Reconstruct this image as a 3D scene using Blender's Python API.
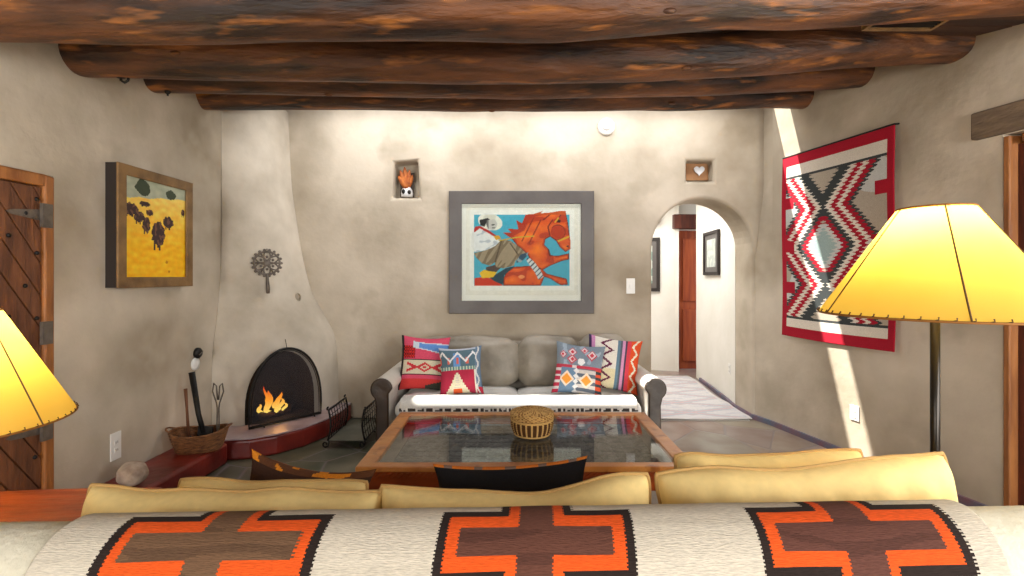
import bpy, bmesh, math, random
from mathutils import Vector, Matrix, noise
random.seed(7)
PI = math.pi
S = bpy.context.scene
for o in list(bpy.data.objects): bpy.data.objects.remove(o)

# ------------------------------------------------------------ camera, world, light, exposure
F = 480.0; HY = 276.0; H = 1.4
cd = bpy.data.cameras.new('camera'); cam = bpy.data.objects.new('camera', cd)
S.collection.objects.link(cam); S.camera = cam
cd.sensor_width = 36; cd.lens = 36*F/1024; cd.shift_y = -(288-HY)/1024.0
cd.clip_start = 0.05
cam.location = (0, 0, H); cam.rotation_euler = (PI/2, 0, 0)
S.view_settings.view_transform = 'Standard'; S.view_settings.look = 'None'
S.view_settings.gamma = 1; S.view_settings.use_curve_mapping = False
S.view_settings.exposure = 0.35

w = bpy.data.worlds.new('world'); S.world = w; w.use_nodes = True
bg = w.node_tree.nodes['Background']; bg.inputs[0].default_value = (0.93, 0.96, 1, 1); bg.inputs[1].default_value = 1.0

def area(name, loc, rot, sx, sy, power, col=(1, 1, 1)):
    l = bpy.data.lights.new(name, 'AREA'); l.shape = 'RECTANGLE'; l.size = sx; l.size_y = sy
    l.energy = power; l.color = col
    o = bpy.data.objects.new(name, l); S.collection.objects.link(o)
    o.location = loc; o.rotation_euler = rot; return o
# daylight from the room's windows behind the camera, and through the roof light over the far wall, plus an added fill strip
area('window_daylight', (-1.95, -2.4, 1.65), (math.radians(84), 0, math.radians(-8)), 0.9, 1.8, 88, (1, 0.99, 0.97))
area('window_daylight', (2.75, -2.4, 1.65), (math.radians(84), 0, math.radians(14)), 1.5, 1.8, 138, (1, 0.99, 0.97))
area('window_daylight', (3.2, 0.2, 1.6), (math.radians(84), 0, math.radians(80)), 1.3, 1.2, 60, (1, 0.99, 0.97))
area('skylight_and_fill', (0.15, 4.44, 3.14), (math.radians(4), 0, 0), 4.0, 0.16, 5, (0.98, 0.99, 1))
area('skylight_and_fill', (0.15, 4.19, 3.03), (math.radians(28), 0, 0), 4.0, 0.14, 23, (0.98, 0.99, 1))  # added soft fill hidden behind the rear beam, under closed boards
area('hall_daylight', (1.5, 6.0, 2.5), (0, 0, 0), 1.2, 1.6, 46, (1, 0.98, 0.94))
sl = bpy.data.lights.new('sun', 'SUN'); sl.energy = 14; sl.angle = math.radians(0.8); sl.color = (1, 0.96, 0.88)
sun = bpy.data.objects.new('sun', sl); S.collection.objects.link(sun)
sun.rotation_euler = Vector((1.55, -0.76, -2.85)).to_track_quat('-Z', 'Y').to_euler()

# ------------------------------------------------------------ helpers
def lin(c):
    r = []
    for v in c[:3]:
        v = v/255.0
        r.append(v/12.92 if v <= 0.04045 else ((v+0.055)/1.055)**2.4)
    return (*r, 1)
def px(x, y, Y): return Vector(((x-512)/F*Y, Y, H-(y-HY)/F*Y))

def mat(name, c, rough=0.7, c2=None, nscale=6, bump=0.0, bscale=30, metal=0, stretch=None, spec=0.5, c3=None, detail=5, lo=0.35, hi=0.65):
    m = bpy.data.materials.new(name); m.use_nodes = True; nt = m.node_tree; N = nt.nodes; L = nt.links
    b = N['Principled BSDF']; b.inputs['Roughness'].default_value = rough; b.inputs['Metallic'].default_value = metal
    b.inputs['Specular IOR Level'].default_value = spec
    b.inputs['Base Color'].default_value = lin(c)
    tc = N.new('ShaderNodeTexCoord'); mp = N.new('ShaderNodeMapping'); L.new(tc.outputs['Object'], mp.inputs[0])
    if stretch: mp.inputs['Scale'].default_value = stretch
    if c2:
        n = N.new('ShaderNodeTexNoise'); n.inputs['Scale'].default_value = nscale; n.inputs['Detail'].default_value = detail
        L.new(mp.outputs[0], n.inputs[0])
        r = N.new('ShaderNodeValToRGB'); r.color_ramp.elements[0].position = lo; r.color_ramp.elements[1].position = hi
        r.color_ramp.elements[0].color = lin(c); r.color_ramp.elements[1].color = lin(c2)
        L.new(n.outputs[0], r.inputs[0]); out = r.outputs[0]
        if c3:
            n2 = N.new('ShaderNodeTexNoise'); n2.inputs['Scale'].default_value = nscale*2.3; n2.inputs['Detail'].default_value = 3
            L.new(mp.outputs[0], n2.inputs[0])
            r2 = N.new('ShaderNodeValToRGB'); r2.color_ramp.elements[0].position = 0.56; r2.color_ramp.elements[1].position = 0.72
            L.new(n2.outputs[0], r2.inputs[0])
            mx = N.new('ShaderNodeMixRGB'); L.new(r2.outputs[0], mx.inputs[0]); L.new(out, mx.inputs[1])
            mx.inputs[2].default_value = lin(c3); out = mx.outputs[0]
        L.new(out, b.inputs['Base Color'])
    if bump:
        n = N.new('ShaderNodeTexNoise'); n.inputs['Scale'].default_value = bscale; n.inputs['Detail'].default_value = 6
        L.new(mp.outputs[0], n.inputs[0])
        bp = N.new('ShaderNodeBump'); bp.inputs['Strength'].default_value = bump; bp.inputs['Distance'].default_value = 0.02
        L.new(n.outputs[0], bp.inputs['Height']); L.new(bp.outputs[0], b.inputs['Normal'])
    return m

def colmat(name, rough=0.9, bump=0.25, bscale=160, var=0.18, spec=0.2, weave=None):
    m = bpy.data.materials.new(name); m.use_nodes = True; nt = m.node_tree; N = nt.nodes; L = nt.links
    b = N['Principled BSDF']; b.inputs['Roughness'].default_value = rough; b.inputs['Specular IOR Level'].default_value = spec
    a = N.new('ShaderNodeAttribute'); a.attribute_name = 'Col'
    tc = N.new('ShaderNodeTexCoord'); mp = N.new('ShaderNodeMapping'); L.new(tc.outputs['Object'], mp.inputs[0])
    if weave: mp.inputs['Scale'].default_value = weave
    n = N.new('ShaderNodeTexNoise'); n.inputs['Scale'].default_value = bscale; n.inputs['Detail'].default_value = 3
    L.new(mp.outputs[0], n.inputs[0])
    mr = N.new('ShaderNodeMapRange'); mr.inputs[1].default_value = .3; mr.inputs[2].default_value = .7
    mr.inputs[3].default_value = 1-var; mr.inputs[4].default_value = 1+var*0.6
    L.new(n.outputs[0], mr.inputs[0])
    mx = N.new('ShaderNodeVectorMath'); mx.operation = 'MULTIPLY'
    L.new(a.outputs['Color'], mx.inputs[0]); L.new(mr.outputs[0], mx.inputs[1]); L.new(mx.outputs[0], b.inputs['Base Color'])
    if bump:
        bp = N.new('ShaderNodeBump'); bp.inputs['Strength'].default_value = bump; bp.inputs['Distance'].default_value = 0.005
        L.new(n.outputs[0], bp.inputs['Height']); L.new(bp.outputs[0], b.inputs['Normal'])
    return m

def tag(o, label=None, cat=None, group=None, kind=None):
    if label: o['label'] = label
    if cat: o['category'] = cat
    if group: o['group'] = group
    if kind: o['kind'] = kind
    return o
def thing(name, loc, rz, label, cat, group=None):
    o = bpy.data.objects.new(name, None); S.collection.objects.link(o); o.location = loc
    o.rotation_euler = (0, 0, rz); o.empty_display_size = 0.1
    return tag(o, label, cat, group)
def mobj(name, vs, fs, m, parent=None, smooth=False, loc=None, rot=None):
    me = bpy.data.meshes.new(name); me.from_pydata([tuple(v) for v in vs], [], fs); me.validate(); me.update()
    bm = bmesh.new(); bm.from_mesh(me); bmesh.ops.recalc_face_normals(bm, faces=bm.faces); bm.to_mesh(me); bm.free()
    if m: me.materials.append(m)
    if smooth:
        for p in me.polygons: p.use_smooth = True
    o = bpy.data.objects.new(name, me); S.collection.objects.link(o)
    if parent: o.parent = parent
    if loc is not None: o.location = loc
    if rot is not None: o.rotation_euler = rot
    return o
def bev(o, wd=0.004, seg=2):
    md = o.modifiers.new('bevel', 'BEVEL'); md.width = wd; md.segments = seg; md.limit_method = 'ANGLE'; md.angle_limit = math.radians(40); return o

class MB:
    def __init__(s): s.v = []; s.f = []
    def add(s, vs, fs, M=None):
        b = len(s.v)
        s.v += [(M @ Vector(v)) if M else Vector(v) for v in vs]; s.f += [tuple(i+b for i in f) for f in fs]; return s
    def box(s, a, b, M=None):
        x0, y0, z0 = a; x1, y1, z1 = b
        return s.add([(x0,y0,z0),(x1,y0,z0),(x1,y1,z0),(x0,y1,z0),(x0,y0,z1),(x1,y0,z1),(x1,y1,z1),(x0,y1,z1)],
              [(0,3,2,1),(4,5,6,7),(0,1,5,4),(1,2,6,5),(2,3,7,6),(3,0,4,7)], M)
    def prism(s, pts, vec, M=None):      # polygon of 3-D points swept by vec
        n = len(pts); vec = Vector(vec); p = [Vector(q) for q in pts]
        return s.add(p+[q+vec for q in p], [tuple(range(n))[::-1], tuple(range(n, 2*n))]+[(i, (i+1) % n, n+(i+1) % n, n+i) for i in range(n)], M)
    def tube(s, path, r, n=8, closed=False, M=None):
        P = [Vector(p) for p in path]; k = len(P); rr = r if isinstance(r, (list, tuple)) else [r]*k
        vs = []; up = None
        for i in range(k):
            a = P[(i-1) % k] if (closed or i > 0) else P[i]; b = P[(i+1) % k] if (closed or i < k-1) else P[i]
            t = (b-a); t = t.normalized() if t.length > 1e-9 else Vector((0, 0, 1))
            if up is None:
                up = Vector((0, 0, 1)) if abs(t.z) < 0.9 else Vector((1, 0, 0))
            u = up - t*up.dot(t)
            if u.length < 1e-4: u = t.orthogonal()
            u.normalize(); w_ = t.cross(u); up = u
            for j in range(n):
                q = 2*PI*j/n; vs.append(P[i]+(u*math.cos(q)+w_*math.sin(q))*rr[i])
        fs = []
        for i in range(k if closed else k-1):
            for j in range(n):
                a = i*n+j; b = i*n+(j+1) % n; c = ((i+1) % k)*n+(j+1) % n; d = ((i+1) % k)*n+j
                fs.append((a, b, c, d))
        if not closed:
            fs.append(tuple(range(n))[::-1]); fs.append(tuple((k-1)*n+j for j in range(n)))
        return s.add(vs, fs, M)
    def lathe(s, prof, n=32, c=(0, 0, 0), M=None, sy=1.0):
        vs = []; k = len(prof)
        for r, z in prof:
            for j in range(n):
                q = 2*PI*j/n; vs.append((c[0]+r*math.cos(q), c[1]+r*math.sin(q)*sy, c[2]+z))
        fs = [(i*n+j, i*n+(j+1) % n, (i+1)*n+(j+1) % n, (i+1)*n+j) for i in range(k-1) for j in range(n)]
        fs.append(tuple(range(n))[::-1]); fs.append(tuple((k-1)*n+j for j in range(n)))
        return s.add(vs, fs, M)
    def ball(s, c, r, n=12, M=None, wob=0, seed=0):
        rx, ry, rz = r if isinstance(r, (list, tuple)) else (r, r, r); vs = []; fs = []
        for i in range(n+1):
            th = PI*i/n
            for j in range(2*n):
                ph = PI*j/n; d = Vector((math.sin(th)*math.cos(ph), math.sin(th)*math.sin(ph), math.cos(th)))
                k = 1+wob*noise.noise(d*1.7+Vector((seed, seed, seed))); vs.append((c[0]+d.x*rx*k, c[1]+d.y*ry*k, c[2]+d.z*rz*k))
        for i in range(n):
            for j in range(2*n):
                fs.append((i*2*n+j, i*2*n+(j+1) % (2*n), (i+1)*2*n+(j+1) % (2*n), (i+1)*2*n+j))
        return s.add(vs, fs, M)
    def build(s, name, m, parent=None, smooth=False, **k):
        o = mobj(name, s.v, s.f, m, parent, smooth, **k)
        bm = bmesh.new(); bm.from_mesh(o.data); bmesh.ops.remove_doubles(bm, verts=bm.verts, dist=1e-6); bm.to_mesh(o.data); bm.free()
        if smooth:
            for p in o.data.polygons: p.use_smooth = True
        return o
def autosm(o, ang=40):
    for p in o.data.polygons: p.use_smooth = True
    o.data.set_sharp_from_angle(angle=math.radians(ang)); return o
def struct(o): o['kind'] = 'structure'; return o

def colgrid(name, nu, nv, pos, col, m, parent=None, smooth=True, thick=None):
    """grid surface pos(u,v) coloured face by face with col(u,v) in sRGB 0..255; v=0 top"""
    vs = [pos(i/nu, j/nv) for j in range(nv+1) for i in range(nu+1)]
    fs = [(j*(nu+1)+i, j*(nu+1)+i+1, (j+1)*(nu+1)+i+1, (j+1)*(nu+1)+i) for j in range(nv) for i in range(nu)]
    cs = [lin(col((i+.5)/nu, (j+.5)/nv)) for j in range(nv) for i in range(nu)]
    me = bpy.data.meshes.new(name); me.from_pydata([tuple(v) for v in vs], [], fs); me.update()
    ca = me.color_attributes.new('Col', 'FLOAT_COLOR', 'CORNER')
    flat = []
    for c in cs: flat += list(c)*4
    ca.data.foreach_set('color', flat)
    me.materials.append(m)
    for p in me.polygons: p.use_smooth = smooth
    o = bpy.data.objects.new(name, me); S.collection.objects.link(o)
    if parent: o.parent = parent
    if thick:
        md = o.modifiers.new('solid', 'SOLIDIFY'); md.thickness = thick; md.offset = -1
    return o
def inpoly(x, y, P):
    c = False; n = len(P); j = n-1
    for i in range(n):
        xi, yi = P[i]; xj, yj = P[j]
        if (yi > y) != (yj > y) and x < (xj-xi)*(y-yi)/(yj-yi)+xi: c = not c
        j = i
    return c
def segd(x, y, a, b):
    dx, dy = b[0]-a[0], b[1]-a[1]; t = max(0, min(1, ((x-a[0])*dx+(y-a[1])*dy)/(dx*dx+dy*dy+1e-9)))
    return math.hypot(x-a[0]-t*dx, y-a[1]-t*dy)
def sstep(a, b, x):
    t = max(0, min(1, (x-a)/(b-a))); return t*t*(3-2*t)
def interp(tab, x):
    for i in range(len(tab)-1):
        if x <= tab[i+1][0]:
            t = (x-tab[i][0])/(tab[i+1][0]-tab[i][0]); t = max(0, t)
            return [a+(b-a)*t for a, b in zip(tab[i][1:], tab[i+1][1:])]
    return list(tab[-1][1:])
def boolean_cut(o, cutters):
    for c in cutters:
        md = o.modifiers.new('cut', 'BOOLEAN'); md.operation = 'DIFFERENCE'; md.object = c; md.solver = 'EXACT'
    dg = bpy.context.evaluated_depsgraph_get(); dg.update()
    me = bpy.data.meshes.new_from_object(o.evaluated_get(dg)); o.modifiers.clear(); o.data = me
    for c in cutters: bpy.data.objects.remove(c)

# ------------------------------------------------------------ materials
M_ = {}
M_['plaster'] = mat('plaster', (148, 135, 115), 0.9, (206, 194, 176), 1.1, 0.3, 9, spec=0.15, c3=(176, 164, 145), detail=9, lo=.30, hi=.62)
M_['plaster_pale'] = mat('plaster_pale', (172, 161, 144), 0.9, (222, 212, 196), 1.4, 0.3, 9, spec=0.15)
M_['hall_plaster'] = mat('hall_plaster', (226, 222, 212), 0.92, (234, 230, 222), 2, 0.2, 9, spec=0.15)
M_['beam'] = mat('beam', (38, 23, 15), 0.55, (116, 70, 38), 3.6, 1.0, 12, stretch=(0.42, 2.2, 2.2), c3=(156, 96, 42), detail=11, lo=.38, hi=.66)
M_['board'] = mat('board', (52, 32, 22), 0.8, (84, 54, 34), 3, 0.4, 12, stretch=(.3, 3, 3))
M_['red'] = mat('red_plaster', (96, 28, 24), 0.33, (134, 44, 36), 4, 0.25, 12)
M_['hearthsheen'] = mat('hearth_top', (150, 128, 130), 0.35, (172, 156, 160), 5, 0.2, 14)  # reflected sheen on the red gloss paint, put into the colour as grey
M_['black'] = mat('black_iron', (22, 21, 21), 0.5, (38, 36, 35), 20, metal=.5)
M_['soot'] = mat('soot', (12, 9, 8), 0.95, (24, 18, 16), 6, .3, 20)
M_['iron'] = mat('grey_iron', (92, 84, 76), 0.55, (122, 112, 102), 14, .3, 40, metal=.4)
M_['rawpole'] = mat('pole_metal', (48, 44, 40), 0.3, metal=.8)
M_['tablewood'] = mat('table_wood', (170, 104, 46), 0.33, (200, 136, 70), 5, .2, 20, stretch=(1, 1, 1), c3=(146, 84, 36))
M_['orangewood'] = mat('orange_wood', (116, 46, 16), 0.35, (160, 72, 28), 7, .2, 20, stretch=(.6, 3, 1))
M_['doorwood'] = mat('door_wood', (86, 50, 30), 0.6, (126, 78, 48), 5, .4, 20, stretch=(4, 4, .6))
M_['framewood'] = mat('door_frame_wood', (134, 80, 38), 0.5, (168, 108, 56), 5, .3, 20, stretch=(4, 4, .6))
M_['darkred'] = mat('dark_red_wood', (66, 28, 18), 0.45, (98, 42, 24), 5, .3, 20, stretch=(5, 5, .5))
M_['redwood'] = mat('hall_door_wood', (142, 60, 28), 0.45, (172, 82, 38), 5, .2, 20, stretch=(5, 5, .5))
M_['leather'] = mat('sofa_leather', (204, 199, 190), 0.5, (206, 200, 190), 5, .5, 14)
M_['taupe'] = mat('sofa_cushion_fabric', (120, 112, 98), 0.45, (162, 153, 138), 4, .5, 10)
M_['seat'] = mat('seat_leather', (206, 204, 198), 0.5, (232, 230, 226), 5, .4, 12)
M_['brownleather'] = mat('brown_leather', (38, 25, 13), 0.35, (58, 40, 24), 6, .3, 14)
M_['greyleather'] = mat('grey_leather', (62, 54, 47), 0.25, (84, 75, 66), 6, .3, 14)
M_['yellow'] = mat('yellow_cushion_fabric', (222, 190, 122), 0.8, (232, 204, 144), 5, .25, 26, spec=.2)
M_['cream'] = mat('cream_upholstery', (206, 200, 178), 0.85, (216, 210, 190), 6, .3, 60, spec=.2)
M_['white'] = mat('white_plastic', (232, 230, 224), 0.4)
M_['matboard'] = mat('mat_board', (252, 248, 240), 0.8)
M_['greyframe'] = mat('grey_frame', (84, 78, 76), 0.45, (98, 93, 90), 3, .1, 20)
M_['oldframe'] = mat('old_wood_frame', (104, 76, 44), 0.55, (142, 108, 64), 7, .4, 24)
M_['darkedge'] = mat('dark_frame_side', (34, 24, 20), 0.6)
M_['rock'] = mat('rock', (150, 128, 112), 0.85, (196, 178, 160), 16, .5, 30, detail=8)
M_['wicker'] = mat('wicker', (92, 56, 30), 0.6, (146, 96, 54), 30, .6, 60, stretch=(1, 1, 3))
M_['slate'] = None
M_['darkgrate'] = mat('grate_metal', (66, 64, 64), 0.5, (112, 108, 104), 20, .3, 50, metal=.4)
M_['tray'] = mat('tray_board', (96, 84, 72), 0.6, (124, 112, 98), 8, .2, 20)
M_['cord'] = mat('lacing', (150, 96, 28), 0.7)
M_['seam'] = mat('shade_seam', (96, 66, 24), 0.7)
M_['trim'] = mat('painted_trim', (128, 92, 104), 0.5, (96, 108, 128), 9)
M_['charcoal'] = mat('charred_log', (30, 22, 18), 0.9, (66, 48, 38), 16, .8, 30)
M_['heart'] = mat('silver_heart', (226, 226, 228), 0.35)
M_['nichewood'] = mat('niche_back', (150, 104, 62), 0.6, (176, 130, 84), 6)
M_['textile'] = colmat('woven_textile', bscale=130, weave=(1, 1, 2.5), var=.2)
M_['kilim'] = colmat('kilim_cloth', bscale=170, var=.16)
M_['blanket'] = colmat('blanket_wool', bscale=95, var=.22, bump=.6, weave=(.7, 4.5, 4.5))
M_['print'] = colmat('painted_print', rough=.55, bump=0, bscale=30, var=.07, spec=.3)

def glass_mat():
    m = bpy.data.materials.new('pane_glass'); m.use_nodes = True; N = m.node_tree.nodes; L = m.node_tree.links
    N.clear(); o = N.new('ShaderNodeOutputMaterial'); t = N.new('ShaderNodeBsdfTransparent'); g = N.new('ShaderNodeBsdfGlossy')
    g.inputs['Roughness'].default_value = .02; lw = N.new('ShaderNodeLayerWeight'); lw.inputs[0].default_value = .5
    pw_ = N.new('ShaderNodeMath'); pw_.operation = 'POWER'; pw_.inputs[1].default_value = 4.5; L.new(lw.outputs['Facing'], pw_.inputs[0])
    fr = N.new('ShaderNodeMapRange'); fr.inputs[3].default_value = .045; fr.inputs[4].default_value = .9; L.new(pw_.outputs[0], fr.inputs[0])
    t.inputs[0].default_value = (.96, .98, .97, 1)
    mx = N.new('ShaderNodeMixShader'); L.new(fr.outputs[0], mx.inputs[0]); L.new(t.outputs[0], mx.inputs[1]); L.new(g.outputs[0], mx.inputs[2]); L.new(mx.outputs[0], o.inputs[0])
    return m
M_['glass'] = glass_mat()
def emis(name, c, s):
    m = bpy.data.materials.new(name); m.use_nodes = True; N = m.node_tree.nodes
    b = N['Principled BSDF']; b.inputs['Base Color'].default_value = lin(c); b.inputs['Emission Color'].default_value = lin(c); b.inputs['Emission Strength'].default_value = s
    return m
def shade_mat():
    m = bpy.data.materials.new('rawhide_shade'); m.use_nodes = True; N = m.node_tree.nodes; L = m.node_tree.links
    N.clear(); o = N.new('ShaderNodeOutputMaterial'); d = N.new('ShaderNodeBsdfDiffuse'); t = N.new('ShaderNodeBsdfTranslucent')
    tc = N.new('ShaderNodeTexCoord'); n = N.new('ShaderNodeTexNoise'); n.inputs['Scale'].default_value = 5; L.new(tc.outputs['Object'], n.inputs[0])
    r = N.new('ShaderNodeValToRGB'); r.color_ramp.elements[0].color = lin((248, 202, 72)); r.color_ramp.elements[1].color = lin((252, 218, 100))
    L.new(n.outputs[0], r.inputs[0]); L.new(r.outputs[0], t.inputs[0]); d.inputs[0].default_value = lin((226, 190, 96))
    mx = N.new('ShaderNodeMixShader'); mx.inputs[0].default_value = .6
    L.new(d.outputs[0], mx.inputs[1]); L.new(t.outputs[0], mx.inputs[2]); L.new(mx.outputs[0], o.inputs[0]); return m
M_['shade'] = shade_mat()
def mesh_mat():
    m = bpy.data.materials.new('screen_mesh'); m.use_nodes = True; N = m.node_tree.nodes; L = m.node_tree.links
    N.clear(); o = N.new('ShaderNodeOutputMaterial'); t = N.new('ShaderNodeBsdfTransparent'); d = N.new('ShaderNodeBsdfPrincipled')
    d.inputs['Base Color'].default_value = lin((40, 39, 46)); d.inputs['Roughness'].default_value = .5
    mx = N.new('ShaderNodeMixShader'); mx.inputs[0].default_value = .55
    L.new(t.outputs[0], mx.inputs[1]); L.new(d.outputs[0], mx.inputs[2]); L.new(mx.outputs[0], o.inputs[0]); return m
M_['screen'] = mesh_mat()
def floor_mat():
    m = bpy.data.materials.new('flagstone'); m.use_nodes = True; N = m.node_tree.nodes; L = m.node_tree.links
    b = N['Principled BSDF']; tc = N.new('ShaderNodeTexCoord')
    v = N.new('ShaderNodeTexVoronoi'); v.feature = 'DISTANCE_TO_EDGE'; v.inputs['Scale'].default_value = 1.9; v.inputs['Randomness'].default_value = .85
    v2 = N.new('ShaderNodeTexVoronoi'); v2.inputs['Scale'].default_value = 1.9; v2.inputs['Randomness'].default_value = .85
    L.new(tc.outputs['Object'], v.inputs[0]); L.new(tc.outputs['Object'], v2.inputs[0])
    n = N.new('ShaderNodeTexNoise'); n.inputs['Scale'].default_value = 3.5; n.inputs['Detail'].default_value = 7; L.new(tc.outputs['Object'], n.inputs[0])
    sx = N.new('ShaderNodeSeparateXYZ'); L.new(tc.outputs['Object'], sx.inputs[0])
    mr = N.new('ShaderNodeMapRange'); mr.inputs[1].default_value = -1.2; mr.inputs[2].default_value = 1.0; L.new(sx.outputs[0], mr.inputs[0])  # left-to-right tint of the light, painted into one flagstone's colour
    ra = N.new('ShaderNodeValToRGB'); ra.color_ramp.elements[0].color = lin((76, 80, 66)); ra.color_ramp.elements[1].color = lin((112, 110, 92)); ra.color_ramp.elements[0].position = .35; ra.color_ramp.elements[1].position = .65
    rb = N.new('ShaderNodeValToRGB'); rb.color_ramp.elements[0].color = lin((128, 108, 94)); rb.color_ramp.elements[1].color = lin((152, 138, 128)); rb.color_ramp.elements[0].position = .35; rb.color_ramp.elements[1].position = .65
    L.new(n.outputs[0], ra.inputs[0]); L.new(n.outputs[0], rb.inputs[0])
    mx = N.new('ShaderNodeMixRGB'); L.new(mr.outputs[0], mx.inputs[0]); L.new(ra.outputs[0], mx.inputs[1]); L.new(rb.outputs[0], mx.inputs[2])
    hs = N.new('ShaderNodeMixRGB'); hs.blend_type = 'OVERLAY'; hs.inputs[0].default_value = .07; L.new(mx.outputs[0], hs.inputs[1]); L.new(v2.outputs['Color'], hs.inputs[2])
    gr = N.new('ShaderNodeValToRGB'); gr.color_ramp.elements[0].position = 0; gr.color_ramp.elements[1].position = .02; L.new(v.outputs[0], gr.inputs[0])
    g2 = N.new('ShaderNodeMixRGB'); L.new(gr.outputs[0], g2.inputs[0]); g2.inputs[1].default_value = lin((124, 116, 116)); L.new(hs.outputs[0], g2.inputs[2])
    L.new(g2.outputs[0], b.inputs['Base Color']); b.inputs['Roughness'].default_value = .3
    bp = N.new('ShaderNodeBump'); bp.inputs['Strength'].default_value = .25; bp.inputs['Distance'].default_value = .01
    L.new(gr.outputs[0], bp.inputs['Height']); L.new(bp.outputs[0], b.inputs['Normal']); return m
M_['floor'] = floor_mat()

# ------------------------------------------------------------ room shell
XL = -2.47; YB = 4.70
def XR(Y, z=1.0): return 3.434-0.22*Y
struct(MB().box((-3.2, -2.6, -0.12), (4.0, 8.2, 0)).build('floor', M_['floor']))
# left wall with the doorway recess filled by the door
wl = MB().box((XL-0.35, -2.6, 0), (XL, YB+0.4, 3.6)).build('wall_left', M_['plaster'])
cut = MB().box((XL-0.10, 1.55, -0.1), (XL+0.1, 2.585, 1.935)).build('cut', None)
boolean_cut(wl, [cut]); struct(wl)
# back wall : arch and two niches
wb = MB().box((XL-0.35, YB, 0), (2.95, YB+0.39, 3.7)).build('wall_back', M_['plaster'])
ax0, ax1, az = 1.37, 2.36, 2.16
cx = (ax0+ax1)/2; rx = (ax1-ax0)/2
def archpts(Y, g=0.0):
    P = [(ax1+g, Y, -0.1)]
    for k in range(25):
        a = PI*k/24; P.append((cx+(rx+g)*math.cos(a), Y, az-0.5+(0.5+g)*math.sin(a)))
    P.append((ax0-g, Y, -0.1)); return P
c1 = MB().prism(archpts(YB-0.3), (0, 1.2, 0)).build('cut', None)
n1 = MB().prism([(-1.155, 4.6, 1.4+114*4.7/480), (-0.925, 4.6, 1.4+116*4.7/480), (-0.925+.02, 4.6, 1.4+78*4.7/480), (-1.175, 4.6, 1.4+78*4.7/480)], (0, .3, 0)).build('cut', None)
n2 = MB().box((1.71, 4.6, 2.325), (1.975, 4.87, 2.53)).build('cut', None)
boolean_cut(wb, [c1, n1, n2]); struct(bev(wb, 0.03, 4))
# right wall: slightly splayed, rounded into the corner, with the doorway on the near side
path = [(XR(-2.6)+0, -2.6)]
Y_ = -2.6
ys = [-2.6+i*0.35 for i in range(0, 15)]+[2.74, 3.0, 3.2, 3.4, 3.6, 3.8, 4.0, 4.15, 4.3, 4.4, 4.5]
ys = sorted(set(ys)); ys = [y for y in ys if y <= 4.5]
corner = [(2.425, 4.56), (2.405, 4.62), (2.385, 4.68), (2.37, 4.76), (2.365, 4.9), (2.365, 5.08)]
zs = [0, .4, .8, 1.2, 1.6, 2.0, 2.2, 2.3, 2.4, 2.5, 2.55, 2.6, 2.65, 2.7, 2.75, 2.8, 2.85, 2.95, 3.7]
vs = []; ncol = len(ys)+len(corner)
for z in zs:
    for y in ys: vs.append((XR(y, z), y, z))
    for x, y in corner:
        k = sstep(1.6, 2.3, z); vs.append((x+(0.12*k if y > 4.7 else 0.07*k)*1.0, y, z))
fs = [(j*ncol+i, j*ncol+i+1, (j+1)*ncol+i+1, (j+1)*ncol+i) for j in range(len(zs)-1) for i in range(ncol-1)]
nv0 = len(vs); outer = []
for z in zs:
    for y in ys: outer.append((XR(y, 0)+0.38, y, z))
    for x, y in corner: outer.append((2.85, y, z))
fs2 = [tuple(nv0+i for i in f[::-1]) for f in fs]
edge = []
rows = len(zs)
for i in range(ncol-1):
    edge.append((i, i+1, nv0+i+1, nv0+i)); a = (rows-1)*ncol+i; edge.append((a, a+1, nv0+a+1, nv0+a))
for j in range(rows-1):
    edge.append((j*ncol, (j+1)*ncol, nv0+(j+1)*ncol, nv0+j*ncol)); a = j*ncol+ncol-1; b = a+ncol; edge.append((a, b, nv0+b, nv0+a))
wr = mobj('wall_right', vs+outer, fs+fs2+edge, M_['plaster'])
dc = MB().prism([(XR(1.6)-.2, 1.6, -.1), (XR(2.76)-.2, 2.762, -.1), (XR(2.76)+.13, 2.762, -.1), (XR(1.6)+.13, 1.6, -.1)], (0, 0, 2.31)).build('cut', None)
boolean_cut(wr, [dc]); autosm(wr, 50); struct(wr)
# ceiling boards (rise towards the far wall), opening for the roof light
def ZC(Y): return 2.68+max(0, Y-2.0)*0.185
cb = MB()
yy = -2.6
while yy < 4.3:
    y2 = min(yy+0.19, 4.31)
    cb.add([(-2.7, yy, ZC(yy)), (3.9, yy, ZC(yy)), (3.9, y2-.008, ZC(y2)), (-2.7, y2-.008, ZC(y2)),
            (-2.7, yy, ZC(yy)+.05), (3.9, yy, ZC(yy)+.05), (3.9, y2-.008, ZC(y2)+.05), (-2.7, y2-.008, ZC(y2)+.05)],
           [(0,3,2,1),(4,5,6,7),(0,1,5,4),(1,2,6,5),(2,3,7,6),(3,0,4,7)])
    yy += 0.19
cb.box((-2.9, -2.6, 3.22), (3.9, 4.31, 3.3))
cb.box((-2.9, 4.31, ZC(4.31)), (3.2, 4.35, 3.7)); cb.box((-2.9, 4.535, 3.10), (3.2, 4.72, 3.16))
struct(cb.build('ceiling', M_['board']))
struct(MB().box((XL-.35, -2.7, 0), (4.4, -2.6, 3.4)).build('wall_front', M_['plaster']))
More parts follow.
